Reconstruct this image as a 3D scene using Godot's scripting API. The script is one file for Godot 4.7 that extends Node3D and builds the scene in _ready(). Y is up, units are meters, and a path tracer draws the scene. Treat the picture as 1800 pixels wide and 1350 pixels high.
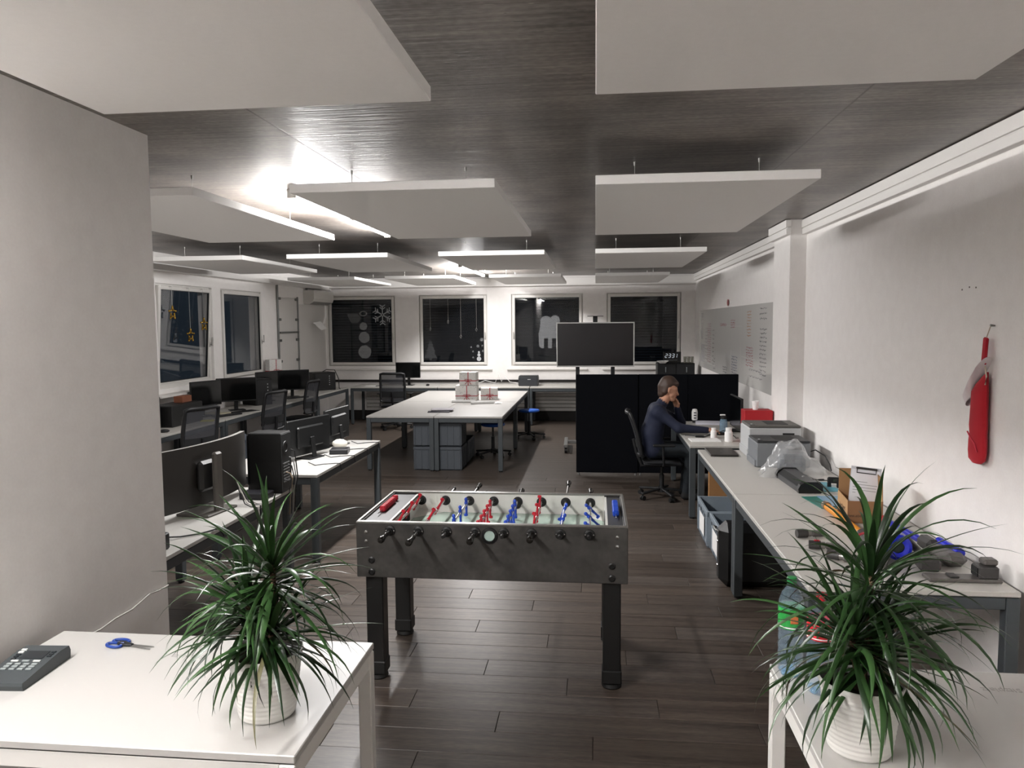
extends Node3D
# Office room at night: x to the right, -z into the depth, camera above the origin.

class MB:
	var v := PackedVector3Array()
	var n := PackedVector3Array()
	var uv := PackedVector2Array()
	var col := PackedColorArray()
	var use_col := false
	var cur := Color.WHITE

	func vert(p: Vector3, nn: Vector3, t := Vector2.ZERO) -> void:
		v.append(p); n.append(nn); uv.append(t); col.append(cur)

	func tri(a: Vector3, b: Vector3, c: Vector3) -> void:
		var nn := (b - a).cross(c - a).normalized()
		vert(a, nn); vert(c, nn); vert(b, nn)

	func quad(a: Vector3, b: Vector3, c: Vector3, d: Vector3) -> void:
		var nn := (c - a).cross(d - b).normalized()
		vert(a, nn, Vector2(0, 1)); vert(c, nn, Vector2(1, 0)); vert(b, nn, Vector2(1, 1))
		vert(a, nn, Vector2(0, 1)); vert(d, nn, Vector2(0, 0)); vert(c, nn, Vector2(1, 0))

	func squad(a: Vector3, b: Vector3, c: Vector3, d: Vector3, na: Vector3, nb: Vector3, nc: Vector3, nd: Vector3) -> void:
		vert(a, na); vert(c, nc); vert(b, nb)
		vert(a, na); vert(d, nd); vert(c, nc)

	func box(c: Vector3, s: Vector3, bev := 0.0, bs := Basis.IDENTITY) -> MB:
		var h := s * 0.5
		var b := minf(bev, minf(h.x, minf(h.y, h.z)) * 0.95)
		if b <= 0.0:
			var p := []
			for i in 8:
				p.append(c + bs * Vector3(h.x if i & 1 else -h.x, h.y if i & 2 else -h.y, h.z if i & 4 else -h.z))
			quad(p[4], p[5], p[7], p[6]); quad(p[1], p[0], p[2], p[3])
			quad(p[5], p[1], p[3], p[7]); quad(p[0], p[4], p[6], p[2])
			quad(p[6], p[7], p[3], p[2]); quad(p[0], p[1], p[5], p[4])
			return self
		# bevelled: per corner three points, one on each face
		var q := {}
		for i in 8:
			var sg := Vector3(1 if i & 1 else -1, 1 if i & 2 else -1, 1 if i & 4 else -1)
			for ax in 3:
				var l := h - Vector3(b, b, b)
				l[ax] = h[ax]
				q[i * 3 + ax] = c + bs * (l * sg)
		for ax in 3:
			var u := (ax + 1) % 3
			var w := (ax + 2) % 3
			for side in 2:
				var ids := []
				for k in [[0, 0], [1, 0], [1, 1], [0, 1]]:
					ids.append((side << ax) | (k[0] << u) | (k[1] << w))
				if side == 0:
					ids.reverse()
				quad(q[ids[0] * 3 + ax], q[ids[1] * 3 + ax], q[ids[2] * 3 + ax], q[ids[3] * 3 + ax])
		for ax in 3:
			var u := (ax + 1) % 3
			var w := (ax + 2) % 3
			for k in [[0, 0], [1, 0], [1, 1], [0, 1]]:
				var i0: int = (k[0] << u) | (k[1] << w)
				var i1: int = i0 | (1 << ax)
				var a: Vector3 = q[i0 * 3 + u]
				var bb: Vector3 = q[i1 * 3 + u]
				var cc: Vector3 = q[i1 * 3 + w]
				var d: Vector3 = q[i0 * 3 + w]
				if (cc - a).cross(d - bb).dot((a + bb + cc + d) * 0.25 - c) >= 0:
					quad(a, bb, cc, d)
				else:
					quad(d, cc, bb, a)
		for i in 8:
			var a: Vector3 = q[i * 3]
			var bb: Vector3 = q[i * 3 + 1]
			var cc: Vector3 = q[i * 3 + 2]
			if (bb - a).cross(cc - a).dot(a - c) >= 0:
				tri(a, bb, cc)
			else:
				tri(a, cc, bb)
		return self

	func bx(x0: float, x1: float, y0: float, y1: float, z0: float, z1: float, bev := 0.0) -> MB:
		return box(Vector3((x0 + x1) / 2, (y0 + y1) / 2, (z0 + z1) / 2), Vector3(absf(x1 - x0), absf(y1 - y0), absf(z1 - z0)), bev)

	func cyl(p0: Vector3, p1: Vector3, r0: float, r1 := -1.0, seg := 12, caps := true) -> MB:
		if r1 < 0.0:
			r1 = r0
		var d := (p1 - p0).normalized()
		var a := d.cross(Vector3.UP if absf(d.y) < 0.9 else Vector3.RIGHT).normalized()
		var b := d.cross(a)
		for i in seg:
			var t0 := TAU * i / seg
			var t1 := TAU * (i + 1) / seg
			var n0 := a * cos(t0) + b * sin(t0)
			var n1 := a * cos(t1) + b * sin(t1)
			squad(p0 + n0 * r0, p0 + n1 * r0, p1 + n1 * r1, p1 + n0 * r1, n0, n1, n1, n0)
			if caps:
				if r0 > 0.0: tri(p0, p0 + n1 * r0, p0 + n0 * r0)
				if r1 > 0.0: tri(p1, p1 + n0 * r1, p1 + n1 * r1)
		return self

	func tube(pts: Array, r: float, seg := 8) -> MB:
		var rings := []
		var up := Vector3.UP
		for i in pts.size():
			var d: Vector3 = (pts[mini(i + 1, pts.size() - 1)] - pts[maxi(i - 1, 0)]).normalized()
			var a := d.cross(up)
			if a.length() < 0.05:
				a = d.cross(Vector3.RIGHT)
			a = a.normalized()
			var b := d.cross(a)
			var ring := []
			for k in seg + 1:
				var t := TAU * k / seg
				ring.append(a * cos(t) + b * sin(t))
			rings.append(ring)
		for i in pts.size() - 1:
			for k in seg:
				squad(pts[i] + rings[i][k] * r, pts[i] + rings[i][k + 1] * r, pts[i + 1] + rings[i + 1][k + 1] * r, pts[i + 1] + rings[i + 1][k] * r, rings[i][k], rings[i][k + 1], rings[i + 1][k + 1], rings[i + 1][k])
		for k in seg:
			tri(pts[0], pts[0] + rings[0][k + 1] * r, pts[0] + rings[0][k] * r)
			var e := pts.size() - 1
			tri(pts[e], pts[e] + rings[e][k] * r, pts[e] + rings[e][k + 1] * r)
		return self

	# prof: points (radius, height) from bottom to top, outer side
	func lathe(prof: Array, o := Vector3.ZERO, seg := 20, bs := Basis.IDENTITY) -> MB:
		for i in prof.size() - 1:
			var a: Vector2 = prof[i]
			var b: Vector2 = prof[i + 1]
			var nr := Vector2(b.y - a.y, -(b.x - a.x)).normalized()
			for k in seg:
				var t0 := TAU * k / seg
				var t1 := TAU * (k + 1) / seg
				var d0 := Vector3(cos(t0), 0, -sin(t0))
				var d1 := Vector3(cos(t1), 0, -sin(t1))
				var u := Vector3.UP
				squad(o + bs * (d0 * a.x + u * a.y), o + bs * (d1 * a.x + u * a.y), o + bs * (d1 * b.x + u * b.y), o + bs * (d0 * b.x + u * b.y),
					bs * (d0 * nr.x + u * nr.y), bs * (d1 * nr.x + u * nr.y), bs * (d1 * nr.x + u * nr.y), bs * (d0 * nr.x + u * nr.y))
		return self

	# polygon (counter-clockwise, seen from +z of xf) extruded from z=0 to z=depth
	func ext(poly: PackedVector2Array, depth: float, xf := Transform3D.IDENTITY) -> MB:
		if Geometry2D.is_polygon_clockwise(poly):
			poly.reverse()
		var ids := Geometry2D.triangulate_polygon(poly)
		var f := func(p: Vector2, z: float) -> Vector3: return xf * Vector3(p.x, p.y, z)
		for i in range(0, ids.size(), 3):
			var a := poly[ids[i]]
			var b := poly[ids[i + 1]]
			var c := poly[ids[i + 2]]
			if (b - a).cross(c - a) < 0:
				var t := b
				b = c
				c = t
			tri(f.call(a, depth), f.call(b, depth), f.call(c, depth))
			tri(f.call(a, 0.0), f.call(c, 0.0), f.call(b, 0.0))
		for i in poly.size():
			var a := poly[i]
			var b := poly[(i + 1) % poly.size()]
			quad(f.call(a, 0.0), f.call(b, 0.0), f.call(b, depth), f.call(a, depth))
		return self

	# g: rows of points, joined smoothly
	func grid(g: Array, flip := false) -> MB:
		var rows := g.size()
		var cols: int = g[0].size()
		var nn := []
		for i in rows:
			var r := []
			for j in cols:
				var du: Vector3 = g[i][mini(j + 1, cols - 1)] - g[i][maxi(j - 1, 0)]
				var dv: Vector3 = g[mini(i + 1, rows - 1)][j] - g[maxi(i - 1, 0)][j]
				var q := du.cross(dv).normalized()
				r.append(-q if flip else q)
			nn.append(r)
		for i in rows - 1:
			for j in cols - 1:
				var t0 := Vector2(float(j) / (cols - 1), 1.0 - float(i) / (rows - 1))
				var t1 := Vector2(float(j + 1) / (cols - 1), 1.0 - float(i + 1) / (rows - 1))
				var a := [g[i][j], nn[i][j], t0]
				var b := [g[i][j + 1], nn[i][j + 1], Vector2(t1.x, t0.y)]
				var c := [g[i + 1][j + 1], nn[i + 1][j + 1], t1]
				var d := [g[i + 1][j], nn[i + 1][j], Vector2(t0.x, t1.y)]
				var order := [a, c, b, a, d, c] if not flip else [a, b, c, a, c, d]
				for w in order:
					vert(w[0], w[1], w[2])
		return self

	func ball(c: Vector3, r: Vector3, seg := 12, rings := 8, bs := Basis.IDENTITY) -> MB:
		for i in rings:
			var a0 := -PI / 2 + PI * i / rings
			var a1 := -PI / 2 + PI * (i + 1) / rings
			for k in seg:
				var t0 := TAU * k / seg
				var t1 := TAU * (k + 1) / seg
				var e := [Vector3(cos(a0) * cos(t0), sin(a0), -cos(a0) * sin(t0)), Vector3(cos(a0) * cos(t1), sin(a0), -cos(a0) * sin(t1)), Vector3(cos(a1) * cos(t1), sin(a1), -cos(a1) * sin(t1)), Vector3(cos(a1) * cos(t0), sin(a1), -cos(a1) * sin(t0))]
				squad(c + bs * (e[0] * r), c + bs * (e[1] * r), c + bs * (e[2] * r), c + bs * (e[3] * r), (bs * (e[0] / r)).normalized(), (bs * (e[1] / r)).normalized(), (bs * (e[2] / r)).normalized(), (bs * (e[3] / r)).normalized())
		return self

	func mesh() -> ArrayMesh:
		var arr := []
		arr.resize(Mesh.ARRAY_MAX)
		arr[Mesh.ARRAY_VERTEX] = v
		arr[Mesh.ARRAY_NORMAL] = n
		arr[Mesh.ARRAY_TEX_UV] = uv
		if use_col:
			arr[Mesh.ARRAY_COLOR] = col
		var m := ArrayMesh.new()
		m.add_surface_from_arrays(Mesh.PRIMITIVE_TRIANGLES, arr)
		return m

var used := {}
var rng := RandomNumberGenerator.new()
var mats := {}

func numbered(called: String) -> String:
	var k: int = used.get(called, 0)
	used[called] = k + 1
	return called if k == 0 else "%s_%03d" % [called, k]

func tag(o: Node, label: String, category: String, group := "") -> Node:
	o.set_meta("label", label)
	o.set_meta("category", category)
	if group != "":
		o.set_meta("group", group)
	return o

func thing(called: String, label: String, category: String, at := Vector3.ZERO, turn := 0.0, group := "") -> Node3D:
	var o := Node3D.new()
	o.name = numbered(called)
	add_child(o)
	o.position = at
	o.rotation_degrees.y = turn
	tag(o, label, category, group)
	return o

func part(parent: Node, called: String, mb: MB, m: Material) -> MeshInstance3D:
	return partm(parent, called, mb.mesh(), m)

func partm(parent: Node, called: String, me: Mesh, m: Material) -> MeshInstance3D:
	var o := MeshInstance3D.new()
	o.name = called
	o.mesh = me
	o.material_override = m
	parent.add_child(o, true)
	return o

func single(called: String, mb: MB, m: Material, label: String, category: String, at := Vector3.ZERO, turn := 0.0, group := "") -> MeshInstance3D:
	var o := partm(self, numbered(called), mb.mesh(), m)
	o.position = at
	o.rotation_degrees.y = turn
	tag(o, label, category, group)
	return o

func struct(called: String, mb: MB, m: Material) -> MeshInstance3D:
	var o := partm(self, called, mb.mesh(), m)
	o.set_meta("kind", "structure")
	return o

func copy(o: Node3D, label: String, at: Vector3, turn := 0.0) -> Node3D:
	var c: Node3D = o.duplicate()
	c.name = numbered(String(o.name).rstrip("0123456789").trim_suffix("_"))
	add_child(c)
	c.position = at
	c.rotation_degrees.y = turn
	c.set_meta("label", label)
	return c

func mat(hex: String, rough := 0.6, metal := 0.0, spec := 0.5) -> StandardMaterial3D:
	var key := "%s %s %s %s" % [hex, rough, metal, spec]
	if mats.has(key):
		return mats[key]
	var m := StandardMaterial3D.new()
	m.albedo_color = Color.html(hex)
	m.roughness = rough
	m.metallic = metal
	m.metallic_specular = spec
	mats[key] = m
	return m

func glass(hex: String, alpha: float, rough := 0.0) -> StandardMaterial3D:
	var m := StandardMaterial3D.new()
	var c := Color.html(hex)
	c.a = alpha
	m.albedo_color = c
	m.roughness = rough
	m.transparency = BaseMaterial3D.TRANSPARENCY_ALPHA
	return m

func sheet(hex: String, alpha: float, rough := 0.6) -> StandardMaterial3D:
	var m := StandardMaterial3D.new()
	var c := Color.html(hex)
	c.a = alpha
	m.albedo_color = c
	m.roughness = rough
	m.transparency = BaseMaterial3D.TRANSPARENCY_ALPHA
	return m

func noise(freq: float, octaves: int, sd: int) -> FastNoiseLite:
	var f := FastNoiseLite.new()
	f.seed = sd
	f.frequency = freq
	f.fractal_octaves = octaves
	f.noise_type = FastNoiseLite.TYPE_SIMPLEX_SMOOTH
	return f

# noise stretched along u: a low picture of sw x h blown up to w x h
func streaks(w: int, h: int, sw: int, freq: float, octaves: int, sd: int) -> PackedByteArray:
	var im := noise(freq, octaves, sd).get_seamless_image(sw, h, false, false, 0.1)
	im.convert(Image.FORMAT_L8)
	im.resize(w, h, Image.INTERPOLATE_CUBIC)
	return im.get_data()

# noise squeezed along v, so that it comes out round on a sheet whose pixels are wide
func blotches(w: int, h: int, sh: int, freq: float, octaves: int, sd: int) -> PackedByteArray:
	var im := noise(freq, octaves, sd).get_seamless_image(w, sh, false, false, 0.1)
	im.convert(Image.FORMAT_L8)
	im.resize(w, h, Image.INTERPOLATE_CUBIC)
	return im.get_data()

func mix_image(w: int, h: int, layers: Array, c0: Color, c1: Color) -> Image:
	# layers: [bytes, weight] around 128; result runs from c0 to c1
	var out := PackedByteArray()
	out.resize(w * h * 3)
	var lut := PackedByteArray()
	for i in 256:
		var c := c0.lerp(c1, i / 255.0)
		lut.append(c.r8); lut.append(c.g8); lut.append(c.b8)
	var nl := layers.size()
	var b0: PackedByteArray = layers[0][0]
	var w0: float = layers[0][1]
	var b1: PackedByteArray = layers[1][0]
	var w1: float = layers[1][1]
	var b2: PackedByteArray = layers[2][0] if nl > 2 else b1
	var w2: float = layers[2][1] if nl > 2 else 0.0
	for i in w * h:
		var t := clampi(int(128.0 + (b0[i] - 128) * w0 + (b1[i] - 128) * w1 + (b2[i] - 128) * w2), 0, 255) * 3
		out[i * 3] = lut[t]
		out[i * 3 + 1] = lut[t + 1]
		out[i * 3 + 2] = lut[t + 2]
	return Image.create_from_data(w, h, false, Image.FORMAT_RGB8, out)

func tex(im: Image) -> ImageTexture:
	return ImageTexture.create_from_image(im)

const WALL_R := 1.95
const WALL_L := -5.55
const WALL_F := -15.4
const WALL_B := 3.0
const PART_X := -2.2
const PART_Z := -3.65
const CEIL := 2.9

var m_wall: StandardMaterial3D
var m_white: StandardMaterial3D
var m_top: StandardMaterial3D
var m_frame: StandardMaterial3D
var m_black: StandardMaterial3D
var m_plastic: StandardMaterial3D
var m_chrome: StandardMaterial3D
var m_paper: StandardMaterial3D
var m_card: StandardMaterial3D

func _ready() -> void:
	rng.seed = 20201224
	# camera
	var cam := Camera3D.new()
	cam.name = "camera"
	add_child(cam)
	cam.position = Vector3(0, 1.96, 0)
	cam.rotation_degrees = Vector3(-4.53, 6.23, -0.457)
	cam.fov = 53.29
	cam.near = 0.05
	cam.far = 200
	cam.current = true
	# night sky and exposure
	var env := Environment.new()
	env.background_mode = Environment.BG_COLOR
	env.background_color = Color(0.035, 0.05, 0.065)
	env.tonemap_mode = Environment.TONE_MAPPER_LINEAR
	env.tonemap_exposure = 4.3
	env.sdfgi_enabled = true
	env.ssao_enabled = true
	env.ssil_enabled = true
	var we := WorldEnvironment.new()
	we.name = "environment"
	we.environment = env
	add_child(we)
	# lamps under the concrete ceiling, one line along the room
	light_line(-13.15, "white tube lamp glowing over the meeting table", 0.82)
	light_line(-6.45, "bright white tube lamp between the hanging panels, nearer the camera", 1.0)
	light_line(-0.7, "white tube lamp on the ceiling above the photographer", 0.9)
	materials()
	room()
	windows()
	panels()
	tables()
	foosball()
	foreground()
	right_side()
	person()
	meeting_area()
	left_side()
	far_side()
	wall_things()

func light_line(zc: float, label: String, power: float) -> void:
	var x := -2.1
	var t := thing("tube_lamp", label, "lamp", Vector3(x, 2.9, zc), 0, "tube lamps in one line")
	var glow := StandardMaterial3D.new()
	glow.albedo_color = Color(0.95, 0.95, 0.93)
	glow.emission_enabled = true
	glow.emission = Color(1.0, 0.993, 0.99)
	glow.emission_energy_multiplier = 5.0
	for k in 2:
		var z := (k * 2 - 1) * 0.64
		part(t, "housing", MB.new().bx(-0.03, 0.03, -0.022, 0.0, z - 0.6, z + 0.6, 0.004), mat("d8d6d0", 0.5))
		var half := MB.new()
		var prev := []
		for i in 13:
			var a := PI * i / 12.0
			prev.append(Vector2(-cos(a) * 0.03, -sin(a) * 0.034))
		half.ext(PackedVector2Array(prev), 1.18, Transform3D(Basis.IDENTITY, Vector3(0, -0.022, z - 0.59)))
		part(t, "diffuser", half, glow)
		for s in [-1, 1]:
			part(t, "end_cap", MB.new().bx(-0.032, 0.032, -0.06, 0.0, z + s * 0.6 - 0.008, z + s * 0.6 + 0.008, 0.003), mat("d8d6d0", 0.5))
		for s in [-1, 0, 1]:
			var l := AreaLight3D.new()
			l.name = "lamp_light"
			l.area_size = Vector2(0.04, 1.16)
			l.light_energy = (0.7 if s == 0 else 1.15) * power
			l.light_color = Color(1.0, 0.993, 0.99)
			l.shadow_enabled = true
			l.set("area_range", 30.0)
			t.add_child(l, true)
			l.position = Vector3(s * 0.036, -0.062 if s == 0 else -0.05, z)
			# the light shines along its own -z: turn it down and out to the side
			var dir := Vector3(s * 0.9, -0.45 if s != 0 else -1.0, 0).normalized()
			l.basis = Basis(Vector3(0, 0, 1).cross(-dir), Vector3(0, 0, 1), -dir)

func tri_mat(im: Image, rough: float, scale: float, off := Vector3.ZERO) -> StandardMaterial3D:
	var m := StandardMaterial3D.new()
	m.albedo_texture = tex(im)
	m.roughness = rough
	m.uv1_triplanar = true
	m.uv1_world_triplanar = true
	m.uv1_scale = Vector3.ONE * scale
	m.uv1_offset = off
	return m

var m_plank := []
var m_ceil: StandardMaterial3D
var m_floorfar: StandardMaterial3D
var m_tabletop_white: StandardMaterial3D
var m_panel: StandardMaterial3D

func materials() -> void:
	# plaster with a fine grain
	var pl := mix_image(512, 512, [[streaks(512, 512, 512, 0.02, 3, 5), 0.5], [streaks(512, 512, 512, 0.15, 2, 6), 0.4]], Color.html("e8e4e1"), Color.html("f2efec"))
	m_wall = tri_mat(pl, 0.85, 0.7)
	m_white = mat("dddad5", 0.5)
	var pn := mix_image(512, 512, [[streaks(512, 512, 512, 0.25, 2, 15), 0.6], [streaks(512, 512, 512, 0.03, 3, 16), 0.3]], Color.html("efedea"), Color.html("f7f5f2"))
	m_panel = tri_mat(pn, 0.95, 2.0)
	m_top = mat("bcb9b3", 0.42)
	m_tabletop_white = mat("b5b3af", 0.4)
	m_frame = mat("43484b", 0.5, 0.1)
	m_black = mat("0b0c0d", 0.55)
	m_plastic = mat("121314", 0.45)
	m_chrome = mat("c8c8c6", 0.22, 1.0)
	m_paper = mat("e9e8e6", 0.8)
	m_card = mat("a57f58", 0.85)
	# floor boards: grey-brown wood print with grain along x
	var wd := mix_image(1024, 1024, [[streaks(1024, 1024, 40, 0.05, 4, 21), 0.5], [streaks(1024, 1024, 200, 0.12, 3, 22), 0.45], [streaks(1024, 1024, 16, 0.02, 2, 23), 0.3]], Color.html("332d29"), Color.html("71675f"))
	var wt := tex(wd)
	var tint := ["ffffff", "f0ece8", "e4dfda", "faf4ee", "d9d3cd"]
	for i in 5:
		var m := StandardMaterial3D.new()
		m.albedo_texture = wt
		m.albedo_color = Color.html(tint[i])
		m.roughness = 0.38
		m.uv1_triplanar = true
		m.uv1_world_triplanar = true
		m.uv1_scale = Vector3.ONE * 0.55
		m.uv1_offset = Vector3(i * 0.37, 0, i * 0.61)
		m_plank.append(m)
	# ceiling: board-marked concrete with a worn gloss
	var w := 1024
	var h := 2048
	var cc := mix_image(w, h, [[streaks(w, h, 110, 0.05, 4, 31), 0.55], [blotches(w, h, 800, 0.16, 3, 32), 0.45], [blotches(w, h, 546, 0.012, 5, 33), 0.65]], Color.html("47413d"), Color.html("a0978f"))
	var hm := Image.create(w, h, false, Image.FORMAT_L8)
	var st := streaks(w, h, 256, 0.06, 4, 34)
	var hb := PackedByteArray()
	hb.resize(w * h)
	for i in w * h:
		hb[i] = clampi(150 + (st[i] - 128) / 2, 0, 255)
	hm = Image.create_from_data(w, h, false, Image.FORMAT_L8, hb)
	# board edges across (thin pale or dark lines along x) and flecks
	var y := 0
	var odd := 0
	while y < h:
		var x := 0
		while x < w:
			var run := rng.randi_range(20, 130)
			var pale := rng.randf()
			var c := Color.html("d2c8b8") if pale > 0.62 else (Color.html("3a3430") if pale < 0.4 else Color.html("6a625b"))
			for k in run:
				if x + k < w:
					var yy := clampi(y + rng.randi_range(0, 1), 0, h - 1)
					cc.set_pixel(x + k, yy, c.lerp(cc.get_pixel(x + k, yy), 0.35 if pale > 0.62 else 0.5))
					hm.set_pixel(x + k, yy, Color(0.25, 0.25, 0.25))
			x += run + rng.randi_range(0, 40)
		odd += 1
		y += [262, 148, 231, 196, 270, 167][odd % 6]
	for i in 1500:
		var fx := rng.randi_range(0, w - 16)
		var fy := rng.randi_range(0, h - 3)
		var c := Color.html("c5baa8") if rng.randf() > 0.55 else Color.html("2c2724")
		cc.fill_rect(Rect2i(fx, fy, rng.randi_range(1, 6), rng.randi_range(1, 3)), c.lerp(cc.get_pixel(fx, fy), 0.4))
		hm.fill_rect(Rect2i(fx, fy, rng.randi_range(1, 7), rng.randi_range(1, 2)), Color(0.2, 0.2, 0.2))
	# formwork joints along the room
	for jx in [-1.512, 1.105, -4.13]:
		var px := int((jx - WALL_L) / (WALL_R - WALL_L) * w)
		for yy in h:
			cc.set_pixel(px, yy, Color.html("3a332d"))
			if rng.randf() < 0.3:
				cc.set_pixel(px + rng.randi_range(-1, 1), yy, Color.html("5a5147"))
			hm.set_pixel(px, yy, Color.BLACK)
	m_ceil = StandardMaterial3D.new()
	m_ceil.albedo_texture = tex(cc)
	m_ceil.roughness = 0.36
	m_ceil.metallic_specular = 0.55
	m_ceil.heightmap_enabled = true
	m_ceil.heightmap_texture = tex(hm)
	m_ceil.heightmap_scale = 0.12

func room() -> void:
	# floor: slab, boards as pieces near by, printed boards beyond
	var fl := struct("floor", MB.new().bx(WALL_L - 0.2, WALL_R + 0.2, -0.2, -0.012, WALL_F - 0.2, WALL_B + 0.2), mat("2b2622", 0.8))
	var zlim := -9.6
	var row := 0
	var z := -1.55
	var bw := 0.196
	var variants := []
	for i in 3:
		variants.append(null)
	var lens := [1.27, 1.27, 1.27]
	while z - bw > zlim:
		var x := -3.4 - fposmod(row * 0.47, 1.27)
		while x < WALL_R - 0.02:
			var x0 := maxf(x, -3.4)
			var x1 := minf(x + 1.27, WALL_R)
			if x1 - x0 > 0.05:
				var b := MB.new().bx(-(x1 - x0) / 2 + 0.0012, (x1 - x0) / 2 - 0.0012, -0.012, 0.0, -bw / 2 + 0.0012, bw / 2 - 0.0012, 0.0015)
				var o := part(fl, "plank", b, m_plank[rng.randi_range(0, 4)])
				o.position = Vector3((x0 + x1) / 2, 0, z - bw / 2)
			x += 1.27
		z -= bw
		row += 1
	# the boards too far off to tell apart
	var far := MB.new()
	far.bx(WALL_L, -3.4, -0.012, 0.0, z, -1.55)
	far.bx(WALL_L, WALL_R, -0.012, 0.0, WALL_F, z)
	far.bx(WALL_L, WALL_R, -0.012, 0.0, -1.55, WALL_B)
	part(fl, "far_planks", far, m_plank[1]).set_meta("kind", "stuff")
	# ceiling
	var ce := MB.new()
	var za := WALL_B
	while za > WALL_F - 0.1:
		var zb := maxf(za - 4.0, WALL_F - 0.2)
		var f := (za - zb) / 4.0
		var nn := Vector3.DOWN
		var A := Vector3(WALL_L, CEIL, za)
		var B := Vector3(WALL_R, CEIL, za)
		var C := Vector3(WALL_R, CEIL, zb)
		var D := Vector3(WALL_L, CEIL, zb)
		for q in [[A, Vector2(0, 0)], [B, Vector2(1, 0)], [C, Vector2(1, f)], [A, Vector2(0, 0)], [C, Vector2(1, f)], [D, Vector2(0, f)]]:
			ce.vert(q[0], nn, q[1])
		za = zb
	var slab := MB.new().bx(WALL_L - 0.2, WALL_R + 0.2, CEIL + 0.004, CEIL + 0.25, WALL_F - 0.3, WALL_B + 0.2)
	var cl := struct("ceiling", slab, mat("6b635c", 0.8))
	part(cl, "concrete_face", ce, m_ceil)
	# walls
	struct("wall_right", MB.new().bx(WALL_R, WALL_R + 0.2, 0, CEIL + 0.01, WALL_F - 0.2, WALL_B), m_wall)
	struct("wall_right_pier", MB.new().bx(1.8, WALL_R + 0.02, 0, CEIL, -8.08, -7.44, 0.004), m_wall)
	struct("wall_back", MB.new().bx(WALL_L - 0.2, WALL_R + 0.2, 0, CEIL + 0.01, WALL_B, WALL_B + 0.2), m_wall)
	var pw := MB.new().bx(PART_X - 0.16, PART_X, 0, CEIL, PART_Z, WALL_B)
	pw.bx(WALL_L, PART_X - 0.16, 0, CEIL, PART_Z, PART_Z + 0.16)
	struct("wall_partition", pw, m_wall)
	# cable ducts under the ceiling, white, with a groove
	var d := mat("e2dfdb", 0.5)
	var tr := MB.new()
	for seg in [[WALL_R, WALL_B, -7.44], [1.8, -7.44 + 0.04, -8.08 - 0.04], [WALL_R, -8.08, WALL_F]]:
		var xw: float = seg[0]
		tr.bx(xw - 0.05, xw, 2.822, 2.893, seg[2], seg[1], 0.003)
		tr.bx(xw - 0.035, xw, 2.812, 2.83, seg[2], seg[1])
		tr.bx(xw - 0.046, xw, 2.76, 2.814, seg[2], seg[1], 0.003)
	struct("trim_1", tr, d)
	var tf := MB.new()
	tf.bx(WALL_L, WALL_R, 2.7, 2.86, WALL_F, WALL_F + 0.13, 0.004)
	struct("trim_2", tf, d)
	var tl := MB.new()
	tl.bx(WALL_L, WALL_L + 0.13, 2.665, 2.79, WALL_F, PART_Z, 0.004)
	struct("trim_3", tl, d)
	# skirting
	struct("baseboard_right", MB.new().bx(WALL_R - 0.012, WALL_R, 0, 0.06, WALL_F, WALL_B), mat("6a655f", 0.6))
	struct("baseboard_far", MB.new().bx(WALL_L, WALL_R, 0, 0.19, WALL_F, WALL_F + 0.05), mat("242120", 0.7))
	struct("baseboard_partition", MB.new().bx(PART_X, PART_X + 0.012, 0, 0.06, PART_Z, WALL_B), mat("6a655f", 0.6))

func wall_with_holes(along_x: bool, p0: float, p1: float, at: float, thick: float, holes: Array) -> MB:
	# holes: [a, b, y0, y1] along the wall; the wall lies from at to at + thick
	var mb := MB.new()
	var put := func(a: float, b: float, y0: float, y1: float) -> void:
		if b - a < 0.001 or y1 - y0 < 0.001:
			return
		if along_x:
			mb.bx(a, b, y0, y1, at, at + thick)
		else:
			mb.bx(at, at + thick, y0, y1, a, b)
	var cur := p0
	for hl in holes:
		put.call(cur, hl[0], 0.0, CEIL + 0.01)
		put.call(hl[0], hl[1], 0.0, hl[2])
		put.call(hl[0], hl[1], hl[3], CEIL + 0.01)
		cur = hl[1]
	put.call(cur, p1, 0.0, CEIL + 0.01)
	return mb

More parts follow.
